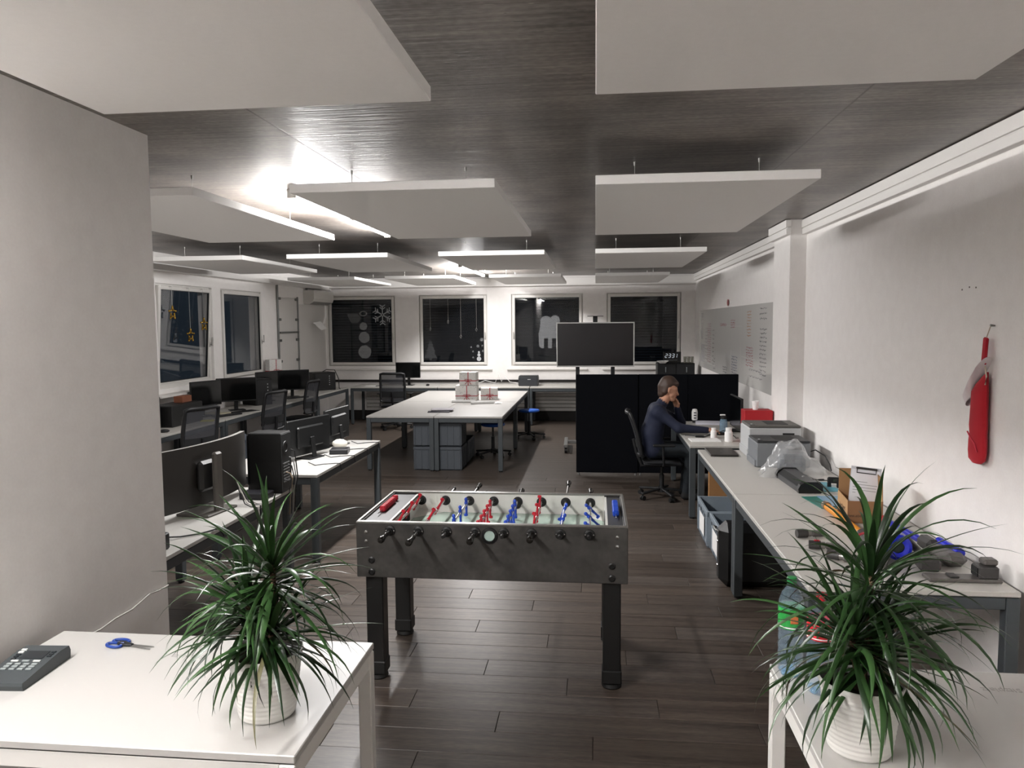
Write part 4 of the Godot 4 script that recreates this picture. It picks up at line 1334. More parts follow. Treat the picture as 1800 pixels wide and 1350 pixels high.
	var cl := part(cb, "clip", MB.new().box(Vector3(0, 0.3, 0.008), Vector3(0.12, 0.012, 0.02), 0.003), mat("4a4644", 0.3, 0.8))
	part(cl, "clip_wire", MB.new().tube([Vector3(-0.055, 0.3, 0.01), Vector3(-0.055, 0.272, 0.004), Vector3(0.055, 0.272, 0.004), Vector3(0.055, 0.3, 0.01)], 0.003, 6), mat("2e2b2a", 0.3, 0.8))
	var tb := thing("orange_tube", "orange plastic tube with metal collar lying on the right desk", "tube", Vector3(1.49, dt, -4.75))
	part(tb, "pipe", MB.new().cyl(Vector3(0.0, 0.024, -0.3), Vector3(0.0, 0.024, 0.33), 0.023, 0.021, 16), mat("d98a1e", 0.4))
	part(tb, "collar", MB.new().cyl(Vector3(0.0, 0.027, -0.35), Vector3(0.0, 0.027, -0.3), 0.027, 0.027, 16), mat("9a8a7c", 0.3, 0.8))
	vacuum()
	# --- under the desks
	euro_crate("grey plastic crate with white paper label, farther one under the right desk", Vector3(1.17, 0, -6.97), 0, Vector3(0.4, 0.32, 0.6), "7d8790", true, "grey crates under the printer desk")
	euro_crate("grey plastic crate with white paper label, next to the black suitcase", Vector3(1.19, 0, -6.33), 0, Vector3(0.4, 0.32, 0.6), "7d8790", true, "grey crates under the printer desk")
	var cbx := thing("moving_box", "brown cardboard box standing under the printer desk behind the crates", "box", Vector3(1.27, 0.0, -7.325), 0)
	part(cbx, "carton", MB.new().bx(-0.2, 0.2, 0.0, 0.62, -0.03, 0.03, 0.002), mat("9c7146", 0.85))
	part(cbx, "tape", MB.new().bx(-0.03, 0.03, 0.0, 0.622, 0.0301, 0.0312), mat("b98d5a", 0.5))
	var su := thing("suitcase", "black hard-shell suitcase standing under the right desk", "suitcase", Vector3(1.17, 0, -5.73), 0)
	var g2 := MB.new()
	g2.box(Vector3(0, 0.24, 0), Vector3(0.52, 0.48, 0.2), 0.06)
	part(su, "shell", g2, mat("0d0d0e", 0.5))
	part(su, "handle", MB.new().tube([Vector3(-0.262, 0.42, -0.05), Vector3(-0.285, 0.43, -0.05), Vector3(-0.285, 0.43, 0.05), Vector3(-0.262, 0.42, 0.05)], 0.009, 8), mat("9a9a98", 0.3, 0.6))
	for s in [-1, 1]:
		part(su, "latch", MB.new().box(Vector3(-0.262, 0.24 + s * 0.09, 0.0), Vector3(0.012, 0.02, 0.03), 0.004), m_chrome)
	# --- black partition screens
	for i in 3:
		var x0: float = [-0.244, 0.545, 1.17][i]
		var x1: float = [0.544, 1.169, 1.79][i]
		var ps := thing("partition_screen", ["black office screen left of the seated person, widest of the row", "black office screen right behind the seated person", "black office screen behind the person's monitor, by the right wall"][i], "screen", Vector3((x0 + x1) / 2, 0, -9.84 if i == 0 else -9.86), 0, "black office screens in a row")
		part(ps, "fabric_panel", MB.new().bx(-(x1 - x0) / 2, (x1 - x0) / 2, 0.03, 1.3, -0.02, 0.02, 0.006), mat("0e0f13", 0.98, 0.0, 0.2))
		for s in [-1, 1]:
			part(ps, "glide", MB.new().cyl(Vector3(s * ((x1 - x0) / 2 - 0.03), 0, 0), Vector3(s * ((x1 - x0) / 2 - 0.03), 0.03, 0), 0.016, 0.012, 10), mat("8f8f8c", 0.4, 0.5))
	# --- the person's desk
	monitor("black monitor on the person's desk, seen edge-on beside the red box", Vector3(1.56, dt, -8.72), -89, 0.6, 0.36, 0.03)
	single("red_box", MB.new().box(Vector3(0, 0.16, 0), Vector3(0.28, 0.32, 0.2), 0.006), mat("a30f1a", 0.5), "bright red box standing behind the large printer", "box", Vector3(1.645, dt, -8.02))
	var cup := single("white_cup", MB.new().lathe([Vector2(0, 0.0), Vector2(0.025, 0.0), Vector2(0.036, 0.09), Vector2(0.033, 0.09), Vector2(0.024, 0.006), Vector2(0, 0.006)], Vector3.ZERO, 18), m_paper, "white cup on top of the red box", "cup", Vector3(1.63, dt + 0.32, -8.02))
	single("paper_pad", MB.new().box(Vector3(0, 0.006, 0), Vector3(0.3, 0.012, 0.2), 0.002), m_paper, "stack of white paper at the near edge of the person's desk", "paper", Vector3(1.12, dt, -7.98), 4)
	single("paper_pad", MB.new().box(Vector3(0, 0.012, 0), Vector3(0.3, 0.024, 0.21), 0.002), mat("d3d2dc", 0.7), "stack of papers at the far side of the person's desk", "paper", Vector3(1.35, dt, -9.32), -8)
	for k in 2:
		var wb := thing("white_pill_bottle", ["smaller white plastic bottle standing on the paper stack's edge", "larger white plastic bottle beside the paper stack"][k], "bottle", [Vector3(1.235, dt, -8.15), Vector3(1.352, dt, -7.93)][k], 0, "white bottles on the person's desk")
		var s: float = [0.85, 1.1][k]
		part(wb, "body", MB.new().lathe([Vector2(0, 0), Vector2(0.034 * s, 0.0), Vector2(0.037 * s, 0.006), Vector2(0.037 * s, 0.085 * s), Vector2(0.026 * s, 0.102 * s), Vector2(0.024 * s, 0.104 * s)], Vector3.ZERO, 18), m_paper)
		part(wb, "cap", MB.new().lathe([Vector2(0.028 * s, 0.104 * s), Vector2(0.028 * s, 0.13 * s), Vector2(0, 0.131 * s)], Vector3.ZERO, 18), m_paper)
	var sb := thing("drinking_bottle", "translucent blue drinking bottle with white spout near the monitor", "bottle", Vector3(1.39, dt, -8.48))
	part(sb, "body", MB.new().lathe([Vector2(0, 0), Vector2(0.04, 0.0), Vector2(0.043, 0.01), Vector2(0.041, 0.14), Vector2(0.03, 0.165)], Vector3.ZERO, 18), glass("7f9fb5", 0.5))
	part(sb, "lid", MB.new().lathe([Vector2(0.034, 0.165), Vector2(0.034, 0.19), Vector2(0.018, 0.2), Vector2(0, 0.2)], Vector3.ZERO, 16), m_black)
	part(sb, "spout", MB.new().box(Vector3(-0.01, 0.207, 0), Vector3(0.06, 0.016, 0.022), 0.006), m_paper)
	var kb := thing("squeeze_bottle", "white squeeze bottle with dark print standing by the black screen", "bottle", Vector3(1.2, dt, -9.42))
	part(kb, "body", MB.new().lathe([Vector2(0.026, 0.03), Vector2(0.035, 0.04), Vector2(0.036, 0.13), Vector2(0.028, 0.165), Vector2(0, 0.17)], Vector3.ZERO, 16), m_paper)
	part(kb, "cap", MB.new().lathe([Vector2(0, 0), Vector2(0.026, 0.0), Vector2(0.026, 0.03)], Vector3.ZERO, 16), m_black)
	for k in 3:
		part(kb, "print", MB.new().box(Vector3(0, 0.06 + k * 0.032, 0.034), Vector3(0.03, 0.014, 0.006), 0.002), mat("3a3a40", 0.6))
	single("computer_mouse", MB.new().ball(Vector3(0, 0.014, 0), Vector3(0.055, 0.02, 0.032), 14, 8), m_plastic, "black mouse under the person's right hand", "mouse", Vector3(1.345, dt, -8.4))
	single("headset_cable", MB.new().tube([Vector3(0.96, 0.745, -8.32), Vector3(1.05, 0.747, -8.27), Vector3(1.13, 0.75, -8.16), Vector3(1.2, 0.746, -8.3), Vector3(1.28, 0.76, -8.36), Vector3(1.36, 0.80, -8.3), Vector3(1.43, 0.78, -8.2), Vector3(1.46, 0.748, -8.1)], 0.005, 6).box(Vector3(1.1, 0.752, -8.2), Vector3(0.1, 0.02, 0.03), 0.008), m_plastic, "black looped cable on the person's desk", "cable")

func vacuum() -> void:
	var dt := 0.74
	var grey := mat("5a5653", 0.45)
	var dk := mat("3a3837", 0.45)
	var blue := mat("1c27b4", 0.25)
	var t := thing("vacuum_cleaner", "cordless vacuum cleaner in blue and silver lying on the desk", "vacuum cleaner", Vector3(1.5, dt + 0.004, -4.02), -8)
	part(t, "dust_bin", MB.new().cyl(Vector3(-0.1, 0.055, 0.1), Vector3(-0.1, 0.055, 0.19), 0.05, 0.05, 20).cyl(Vector3(-0.1, 0.055, -0.06), Vector3(-0.1, 0.055, 0.1), 0.053, 0.053, 20), mat("9b9896", 0.22, 0.7))
	part(t, "red_ring", MB.new().cyl(Vector3(-0.1, 0.055, -0.085), Vector3(-0.1, 0.055, -0.06), 0.056, 0.056, 20), mat("a91a2a", 0.3))
	part(t, "cyclone", MB.new().cyl(Vector3(-0.09, 0.06, -0.2), Vector3(-0.1, 0.055, -0.085), 0.04, 0.055, 18), dk)
	part(t, "motor_housing", MB.new().cyl(Vector3(0.01, 0.075, -0.22), Vector3(0.025, 0.07, -0.02), 0.045, 0.05, 20), mat("8d8a88", 0.2, 0.6))
	part(t, "blue_filter", MB.new().lathe([Vector2(0.03, 0.07), Vector2(0.05, 0.078), Vector2(0.066, 0.07), Vector2(0.068, 0.0), Vector2(0.055, -0.02)], Vector3(0.025, 0.075, -0.02), 24, Basis(Vector3.RIGHT, PI / 2)), blue)
	part(t, "filter_core", MB.new().cyl(Vector3(0.025, 0.075, 0.0), Vector3(0.025, 0.075, 0.04), 0.034, 0.03, 18), mat("1c2a26", 0.5))
	part(t, "blue_clip", MB.new().cyl(Vector3(-0.03, 0.1, -0.26), Vector3(-0.02, 0.1, -0.2), 0.03, 0.03, 16), blue)
	part(t, "red_clip", MB.new().box(Vector3(-0.02, 0.125, -0.15), Vector3(0.06, 0.02, 0.07), 0.006), mat("a91a2a", 0.3))
	part(t, "handle", MB.new().tube([Vector3(0.04, 0.09, -0.14), Vector3(0.1, 0.08, -0.1), Vector3(0.13, 0.05, 0.0), Vector3(0.12, 0.035, 0.1)], 0.019, 10), dk)
	part(t, "battery", MB.new().box(Vector3(0.14, 0.03, 0.14), Vector3(0.1, 0.06, 0.09), 0.012), dk)
	var h := thing("floor_nozzle", "long blue vacuum floor head and tube lying along the right wall", "floor nozzle", Vector3(1.74, dt, -4.3), 3)
	part(h, "wand", MB.new().cyl(Vector3(-0.02, 0.045, -0.36), Vector3(0.0, 0.04, 0.1), 0.02, 0.02, 14), mat("2a2fa4", 0.25))
	part(h, "wand_cap", MB.new().cyl(Vector3(-0.02, 0.045, -0.37), Vector3(-0.02, 0.045, -0.33), 0.026, 0.026, 14), mat("a0222c", 0.35))
	part(h, "joint", MB.new().box(Vector3(0.0, 0.045, 0.13), Vector3(0.07, 0.07, 0.14), 0.02), dk)
	part(h, "brush_cover", MB.new().box(Vector3(0.01, 0.035, 0.3), Vector3(0.12, 0.07, 0.22), 0.03), grey)
	part(h, "brush_roll", MB.new().cyl(Vector3(0.04, 0.065, 0.16), Vector3(0.045, 0.062, 0.36), 0.025, 0.025, 14), blue)
	var d := thing("charging_dock", "flat dark grey vacuum charging dock at the near end of the desk", "dock", Vector3(1.71, dt, -3.72), 0)
	part(d, "plate", MB.new().bx(-0.16, 0.165, 0, 0.018, -0.045, 0.045, 0.005), grey)
	part(d, "cradle", MB.new().bx(0.06, 0.15, 0.018, 0.075, -0.04, 0.04, 0.006), dk)
	part(d, "cradle_mouth", MB.new().bx(0.056, 0.0605, 0.028, 0.068, -0.03, 0.03), mat("0e0e0e", 0.8))
	part(d, "hook", MB.new().bx(0.09, 0.155, 0.075, 0.105, -0.04, 0.02, 0.008), grey)
	part(d, "latch", MB.new().bx(-0.06, -0.02, 0.018, 0.026, -0.03, 0.03, 0.003), mat("2a2928", 0.5))
	var names := ["grey round-brush vacuum nozzle at the desk's aisle edge", "dark vacuum nozzle with red button near the desk's aisle edge", "grey angled vacuum nozzle lying behind the right plant's leaves"]
	for k in 3:
		var n := thing("vacuum_nozzle", names[k], "nozzle", [Vector3(1.19, dt, -4.4), Vector3(1.2, dt, -4.17), Vector3(1.24, dt, -3.98)][k], [10.0, -12.0, -35.0][k], "loose vacuum nozzles")
		part(n, "socket", MB.new().cyl(Vector3(-0.06, 0.024, 0), Vector3(0.0, 0.024, 0), 0.023, 0.023, 14), dk)
		part(n, "collar", MB.new().cyl(Vector3(0.0, 0.024, 0), Vector3(0.022, 0.024, 0), 0.019, 0.019, 14), mat("8b8885", 0.3, 0.6))
		part(n, "mouth", MB.new().box(Vector3(0.06, 0.022, 0), Vector3(0.08, 0.03, 0.05 if k != 2 else 0.07), 0.01), grey)
		if k == 1:
			part(n, "button", MB.new().box(Vector3(-0.02, 0.047, 0), Vector3(0.03, 0.008, 0.016), 0.003), mat("b1182c", 0.35))

# --- figure: distance field of tapered bones, meshed as surface nets
func figure_mesh(bones: Array, cell: float, k: float) -> MB:
	var lo := Vector3.INF
	var hi := -Vector3.INF
	for b in bones:
		for q in 2:
			var rr: float = b[2 + q] + k + cell * 2
			lo = lo.min(b[q] - Vector3.ONE * rr)
			hi = hi.max(b[q] + Vector3.ONE * rr)
	var nx := int((hi.x - lo.x) / cell) + 2
	var ny := int((hi.y - lo.y) / cell) + 2
	var nz := int((hi.z - lo.z) / cell) + 2
	var f := PackedFloat32Array()
	f.resize(nx * ny * nz)
	f.fill(1.0)
	for b in bones:
		var a: Vector3 = b[0]
		var ab: Vector3 = b[1] - a
		var ll := maxf(ab.length_squared(), 1e-9)
		var rr := maxf(b[2], b[3]) + k * 1.5 + cell * 2
		var blo: Vector3 = (b[0].min(b[1]) - Vector3.ONE * rr - lo) / cell
		var bhi: Vector3 = (b[0].max(b[1]) + Vector3.ONE * rr - lo) / cell
		for iz in range(maxi(int(blo.z), 0), mini(int(bhi.z) + 2, nz)):
			for iy in range(maxi(int(blo.y), 0), mini(int(bhi.y) + 2, ny)):
				var at := (iz * ny + iy) * nx
				for ix in range(maxi(int(blo.x), 0), mini(int(bhi.x) + 2, nx)):
					var p := lo + Vector3(ix, iy, iz) * cell - a
					var s := clampf(p.dot(ab) / ll, 0.0, 1.0)
					var d := (p - ab * s).length() - lerpf(b[2], b[3], s)
					var e := f[at + ix]
					var h := maxf(k - absf(d - e), 0.0) / k
					f[at + ix] = minf(d, e) - h * h * k * 0.25
	var ids := {}
	var pts := PackedVector3Array()
	var cs := PackedInt32Array([0, 1, nx, nx + 1, nx * ny, nx * ny + 1, nx * ny + nx, nx * ny + nx + 1])
	for iz in nz - 1:
		for iy in ny - 1:
			for ix in nx - 1:
				var at := (iz * ny + iy) * nx + ix
				var mask := 0
				for c in 8:
					if f[at + cs[c]] < 0.0: mask |= 1 << c
				if mask == 0 or mask == 255: continue
				var sum := Vector3.ZERO
				var cnt := 0
				for c in 8:
					for ax in 3:
						if c & (1 << ax): continue
						var d := c | (1 << ax)
						var va := f[at + cs[c]]
						var vb := f[at + cs[d]]
						if (va < 0.0) == (vb < 0.0): continue
						var s := va / (va - vb)
						var p := Vector3(c & 1, (c >> 1) & 1, c >> 2)
						p[ax] += s
						sum += p
						cnt += 1
				ids[at] = pts.size()
				pts.append(lo + (Vector3(ix, iy, iz) + sum / cnt) * cell)
	# normals and colours from the bones
	var nn := PackedVector3Array()
	var cc := PackedColorArray()
	var faces := []
	nn.resize(pts.size())
	for at in ids:
		var ix: int = at % nx
		var iy: int = (at / nx) % ny
		var iz: int = at / (nx * ny)
		for ax in 3:
			var stp: int = [1, nx, nx * ny][ax]
			var u: int = [nx, nx * ny, 1][ax]
			var w: int = [nx * ny, 1, nx][ax]
			if [ix, iy, iz][(ax + 1) % 3] == 0 or [ix, iy, iz][(ax + 2) % 3] == 0: continue
			var va := f[at]
			var vb := f[at + stp]
			if (va < 0.0) == (vb < 0.0): continue
			if not (ids.has(at - u) and ids.has(at - w) and ids.has(at - u - w)): continue
			var q := [ids[at], ids[at - u], ids[at - u - w], ids[at - w]]
			if va >= 0.0: q.reverse()
			faces.append(q)
	for q in faces:
		var nrm := (pts[q[2]] - pts[q[0]]).cross(pts[q[3]] - pts[q[1]])
		for i in q: nn[i] += nrm
	for i in pts.size():
		nn[i] = nn[i].normalized()
		var best := INF
		var col := Color.WHITE
		for b in bones:
			var ab: Vector3 = b[1] - b[0]
			var s := clampf((pts[i] - b[0]).dot(ab) / maxf(ab.length_squared(), 1e-9), 0.0, 1.0)
			var d: float = (pts[i] - b[0] - ab * s).length() - lerpf(b[2], b[3], s)
			if d < best:
				best = d
				col = b[4]
		cc.append(col)
	var mb := MB.new()
	mb.use_col = true
	for q in faces:
		for i in [0, 2, 1, 0, 3, 2]:
			mb.cur = cc[q[i]]
			mb.vert(pts[q[i]], nn[q[i]])
	return mb

func lin(hex: String) -> Color:
	return Color.html(hex).srgb_to_linear()

func person() -> void:
	office_chair("black mesh office chair the person in navy sits on", Vector3(0.74, 0, -8.6), 90, 0.26, "black office chairs").scale = Vector3(0.93, 0.93, 0.93)
	var base := Vector3(0.62, 0, -8.6)
	var t := thing("person", "person in a navy sweater sitting at the desk, head propped on one hand", "person", base)
	var navy := lin("151c31")
	var jean := lin("141821")
	var shoe := lin("0d0d0f")
	var skin := lin("b98a70")
	var V := func(x: float, y: float, z: float) -> Vector3: return Vector3(x, y, z) - base
	var B := []
	var hipc: Vector3 = V.call(0.64, 0.56, -8.6)
	# trunk
	for z in [-8.68, -8.52]:
		B.append([V.call(0.64, 0.57, z), V.call(0.63, 0.74, z + signf(z + 8.6) * 0.01), 0.115, 0.11, navy])
		B.append([V.call(0.63, 0.74, z), V.call(0.69, 0.95, z - signf(-z - 8.6) * 0.02), 0.11, 0.105, navy])
	B.append([V.call(0.68, 0.98, -8.76), V.call(0.68, 0.98, -8.44), 0.075, 0.075, navy])
	B.append([V.call(0.70, 1.0, -8.6), V.call(0.745, 1.07, -8.6), 0.07, 0.056, navy])
	B.append([V.call(0.745, 1.07, -8.6), V.call(0.79, 1.14, -8.6), 0.052, 0.05, skin])
	# right arm: forearm on the desk, hand on the mouse
	B.append([V.call(0.68, 0.985, -8.43), V.call(0.9, 0.815, -8.37), 0.062, 0.05, navy])
	B.append([V.call(0.9, 0.815, -8.37), V.call(1.2, 0.792, -8.38), 0.05, 0.036, navy])
	# left arm: elbow on the desk, hand to the cheek
	B.append([V.call(0.68, 0.985, -8.77), V.call(0.97, 0.818, -8.82), 0.062, 0.05, navy])
	B.append([V.call(0.97, 0.818, -8.82), V.call(0.915, 1.0, -8.71), 0.05, 0.037, navy])
	# legs
	for s in [-1, 1]:
		B.append([V.call(0.64, 0.545, -8.6 + s * 0.09), V.call(1.05, 0.545, -8.6 + s * 0.12), 0.09, 0.068, jean])
		B.append([V.call(1.05, 0.54, -8.6 + s * 0.12), V.call(1.0, 0.11, -8.6 + s * 0.11), 0.064, 0.045, jean])
		B.append([V.call(0.98, 0.045, -8.6 + s * 0.11), V.call(1.16, 0.036, -8.6 + s * 0.12), 0.042, 0.034, shoe])
	var mb := figure_mesh(B, 0.015, 0.035)
	# head in its own finer grid: faces +x, tipped down a little
	var hb := Transform3D(Basis(Vector3.BACK, -0.25) * Basis(Vector3.RIGHT, -0.1), V.call(0.815, 1.205, -8.61))
	var H := []
	var hp := func(x: float, y: float, z: float) -> Vector3: return hb * Vector3(x, y, z)
	H.append([hp.call(-0.02, 0.045, 0), hp.call(-0.005, 0.03, 0), 0.085, 0.085, skin])
	H.append([hp.call(0.02, 0.0, 0), hp.call(0.045, -0.06, 0), 0.066, 0.042, skin])
	H.append([hp.call(0.055, -0.085, 0), hp.call(0.06, -0.09, 0), 0.026, 0.024, skin])
	H.append([hp.call(0.083, 0.012, 0), hp.call(0.105, -0.022, 0), 0.009, 0.013, skin])          # nose
	for s in [-1, 1]:
		H.append([hp.call(0.06, 0.028, s * 0.02), hp.call(0.055, 0.028, s * 0.05), 0.018, 0.016, skin])   # brow
		H.append([hp.call(-0.012, 0.015, s * 0.082), hp.call(-0.008, -0.02, s * 0.078), 0.012, 0.008, skin]) # ear
		H.append([hp.call(0.05, -0.03, s * 0.034), hp.call(0.035, -0.05, s * 0.04), 0.022, 0.02, skin])    # cheek
	H.append([hp.call(0.085, -0.052, -0.015), hp.call(0.085, -0.052, 0.015), 0.009, 0.009, lin("9c5f53")])  # lips
	H.append([hp.call(-0.03, -0.04, 0), V.call(0.775, 1.11, -8.6), 0.05, 0.05, skin])
	var hm := figure_mesh(H, 0.006, 0.02)
	for q in [hm]:
		mb.v.append_array(q.v); mb.n.append_array(q.n); mb.uv.append_array(q.uv); mb.col.append_array(q.col)
	# hands
	for side in 2:
		var P := []
		var w: Vector3
		var fw: Vector3
		var up: Vector3
		var lat: Vector3
		if side == 0:
			w = V.call(1.2, 0.795, -8.38); fw = Vector3(0.98, -0.06, -0.18).normalized(); up = Vector3.UP
		else:
			w = V.call(0.915, 1.0, -8.71); fw = Vector3(-0.25, 0.9, 0.3).normalized(); up = Vector3(0.75, 0.2, -0.6).normalized()
		lat = fw.cross(up).normalized()
		up = lat.cross(fw).normalized()
		P.append([w - fw * 0.02, w + fw * 0.03, 0.028, 0.026, skin])
		for k in 4:
			var o := (k - 1.5) * 0.02
			P.append([w + fw * 0.02 + lat * o * 0.7, w + fw * 0.085 + lat * o, 0.017, 0.0125, skin])
			var L: float = [0.06, 0.072, 0.068, 0.054][k]
			var kn := w + fw * 0.09 + lat * o
			var m1 := kn + (fw * 0.9 - up * 0.35).normalized() * L * 0.5
			var m2 := m1 + (fw * 0.6 - up * 0.75).normalized() * L * 0.5
			P.append([kn, m1, 0.0105, 0.0095, skin])
			P.append([m1, m2, 0.0095, 0.008, skin])
		var sgn := 1.0
		var th := w + fw * 0.035 - lat * 0.03 * sgn
		var t1 := th + (fw * 0.7 - lat * 0.6 - up * 0.2).normalized() * 0.038
		P.append([w + fw * 0.02 - lat * 0.012, th, 0.018, 0.014, skin])
		P.append([th, t1, 0.0125, 0.011, skin])
		P.append([t1, t1 + (fw * 0.9 - up * 0.3).normalized() * 0.03, 0.011, 0.009, skin])
		var q := figure_mesh(P, 0.005, 0.008)
		mb.v.append_array(q.v); mb.n.append_array(q.n); mb.uv.append_array(q.uv); mb.col.append_array(q.col)
	var bm := StandardMaterial3D.new()
	bm.vertex_color_use_as_albedo = true
	bm.roughness = 0.8
	part(t, "body", mb, bm)
	# eyes and hair
	for s in [-1, 1]:
		part(t, "eye", MB.new().ball(hp.call(0.068, 0.012, s * 0.033), Vector3.ONE * 0.012, 10, 8), mat("2b2320", 0.2))
	var A := []
	var hc := lin("3a2a1f")
	A.append([hp.call(-0.035, 0.07, 0), hp.call(-0.02, 0.075, 0), 0.088, 0.088, hc])
	A.append([hp.call(-0.06, 0.02, 0), hp.call(-0.06, -0.05, 0), 0.075, 0.055, hc])
	A.append([hp.call(0.03, 0.095, -0.03), hp.call(0.05, 0.085, 0.03), 0.04, 0.036, hc])
	for s in [-1, 1]:
		A.append([hp.call(-0.03, 0.04, s * 0.05), hp.call(-0.045, -0.03, s * 0.055), 0.045, 0.03, hc])
	var hair := figure_mesh(A, 0.008, 0.02)
	var hmat := StandardMaterial3D.new()
	hmat.vertex_color_use_as_albedo = true
	hmat.roughness = 0.6
	part(t, "hair", hair, hmat)

func gift_mat(sd: int) -> StandardMaterial3D:
	var im := Image.create(256, 256, false, Image.FORMAT_RGB8)
	im.fill(Color.html("dedcd8"))
	var r := RandomNumberGenerator.new()
	r.seed = sd
	for i in 60:
		im.fill_rect(Rect2i(r.randi_range(0, 250), r.randi_range(0, 250), 5, 5), Color.html("8d8a88"))
	var m := tri_mat(im, 0.6, 3.0)
	m.uv1_world_triplanar = false
	return m

func gift(label: String, at: Vector3, turn: float, s: Vector3, sd: int) -> void:
	var t := thing("wrapped_present", label, "present", at, turn, "white presents with red ribbon")
	part(t, "box", MB.new().box(Vector3(0, s.y / 2, 0), s, 0.004), gift_mat(sd))
	var red := mat("ad1a2c", 0.4)
	var r := MB.new()
	var w := 0.012
	for q in [-1, 1]:
		r.box(Vector3(0.01, s.y / 2, q * (s.z / 2 + 0.001)), Vector3(w, s.y, 0.002))
		r.box(Vector3(0, s.y * 0.36, q * (s.z / 2 + 0.001)), Vector3(s.x, w, 0.002))
		r.box(Vector3(q * (s.x / 2 + 0.001), s.y * 0.36, 0), Vector3(0.002, w, s.z))
	r.box(Vector3(0.01, s.y + 0.001, 0), Vector3(w, 0.002, s.z))
	part(t, "ribbon", r, red)
	var b := MB.new()
	for q in [-1, 1]:
		var lp := []
		for i in 11:
			var a := TAU * i / 10
			lp.append(Vector3(0.01 + q * (0.03 - cos(a) * 0.03), s.y * 0.36 + sin(a) * 0.014 + 0.008, s.z / 2 + 0.008))
		b.tube(lp, 0.004, 6)
		b.tube([Vector3(0.01, s.y * 0.36, s.z / 2 + 0.006), Vector3(0.01 + q * 0.03, s.y * 0.2, s.z / 2 + 0.008), Vector3(0.01 + q * 0.05, s.y * 0.1, s.z / 2 + 0.008)], 0.004, 6)
	part(t, "bow", b, red)

func stool(label: String, at: Vector3, turn: float) -> void:
	var t := thing("work_stool", label, "stool", at, turn, "blue work stools")
	part(t, "seat", MB.new().lathe([Vector2(0.0, 0.455), Vector2(0.15, 0.455), Vector2(0.175, 0.465), Vector2(0.182, 0.48), Vector2(0.17, 0.497), Vector2(0.1, 0.503), Vector2(0, 0.5)], Vector3.ZERO, 28), mat("1f56b0", 0.45))
	part(t, "gas_column", MB.new().cyl(Vector3(0, 0.1, 0), Vector3(0, 0.3, 0), 0.026, 0.026, 12).cyl(Vector3(0, 0.3, 0), Vector3(0, 0.455, 0), 0.015, 0.015, 10), mat("2a2b2d", 0.4, 0.4))
	var b := MB.new()
	for k in 5:
		var a := TAU * k / 5
		b.box(Vector3(cos(a) * 0.14, 0.085, sin(a) * 0.14), Vector3(0.27, 0.024, 0.04), 0.008, Basis(Vector3.UP, -a) * Basis(Vector3.BACK, -0.1))
	b.cyl(Vector3(0, 0.06, 0), Vector3(0, 0.12, 0), 0.042, 0.035, 12)
	part(t, "base", b, m_plastic)
	for k in 5:
		var a := TAU * k / 5
		var p := Vector3(cos(a) * 0.25, 0.025, sin(a) * 0.25)
		var s := Vector3(-sin(a), 0, cos(a))
		part(t, "caster", MB.new().cyl(p - s * 0.022, p + s * 0.022, 0.025, 0.025, 10).cyl(p, p + Vector3(0, 0.055, 0), 0.008, 0.008, 8), m_black)

func meeting_area() -> void:
	var h := 0.74
	gift("big white present with red ribbon, lowest of the stack on the meeting table", Vector3(-2.02, h, -11.95), 2, Vector3(0.34, 0.25, 0.28), 1)
	gift("smaller white present on top of the big one", Vector3(-1.99, h + 0.251, -11.95), -3, Vector3(0.265, 0.21, 0.22), 2)
	gift("white present with red bow beside the stacked two", Vector3(-1.7, h, -12.2), 6, Vector3(0.27, 0.19, 0.22), 3)
	for k in 2:
		var rl := thing("paper_roll", ["white paper roll lying before the big present", "crumpled white paper roll lying before the single present"][k], "paper roll", [Vector3(-2.02, h, -11.68), Vector3(-1.69, h, -11.5)][k], [2.0, 20.0][k], "white paper rolls on the meeting table")
		part(rl, "roll", MB.new().cyl(Vector3(-0.2, 0.022, 0), Vector3(0.17, 0.022, 0), 0.022, 0.02, 14), m_paper)
		part(rl, "loose_end", MB.new().grid([[Vector3(0.15, 0.003, -0.06), Vector3(0.2, 0.02, -0.03), Vector3(0.27, 0.012, -0.07)], [Vector3(0.15, 0.003, 0.03), Vector3(0.21, 0.035, 0.03), Vector3(0.29, 0.01, 0.0)], [Vector3(0.14, 0.003, 0.07), Vector3(0.2, 0.01, 0.08), Vector3(0.27, 0.003, 0.05)]], true), m_paper)
	var r := RandomNumberGenerator.new()
	r.seed = 3
	for k in 4:
		single("magazine", MB.new().box(Vector3(0, 0.004, 0), Vector3(0.3, 0.008, 0.21), 0.001), mat(["2a282c", "6d6a70", "1e1c1f", "cfcad0"][k], 0.3), ["dark magazine at the bottom of the pile on the meeting table", "grey magazine second from the bottom of the pile", "black magazine under the white one in the pile", "white magazine on top of the pile on the meeting table"][k], "magazine", Vector3(-2.16 + k * 0.012, h + k * 0.0085, -10.42 - k * 0.03), [4.0, -6.0, 12.0, 3.0][k], "magazines on the meeting table")
	var crs := [[-2.28, 0.0, -10.2, "dark grey crate under the meeting table, lower one left of the table leg"], [-2.28, 0.325, -10.2, "dark grey crate under the meeting table, upper one left of the table leg"], [-1.93, 0.0, -10.2, "dark grey crate under the meeting table, lower one right of the table leg"], [-1.93, 0.325, -10.2, "dark grey crate under the meeting table, upper one right of the table leg"]]
	for c in crs:
		euro_crate(c[3], Vector3(c[0], c[1], c[2]), 0, Vector3(0.29, 0.315, 0.4), "4a4f55", false, "dark crates under the meeting table")
	euro_crate("dark grey crate under the meeting table, farthest back beside the near stool", Vector3(-1.97, 0, -10.85), 0, Vector3(0.36, 0.315, 0.56), "565b61", false, "dark crates under the meeting table")
	stool("blue work stool pushed under the meeting table's right side", Vector3(-1.5, 0, -11.1), 20)
	stool("blue work stool standing free at the meeting table's far right corner", Vector3(-1.12, 0, -12.9), 5)

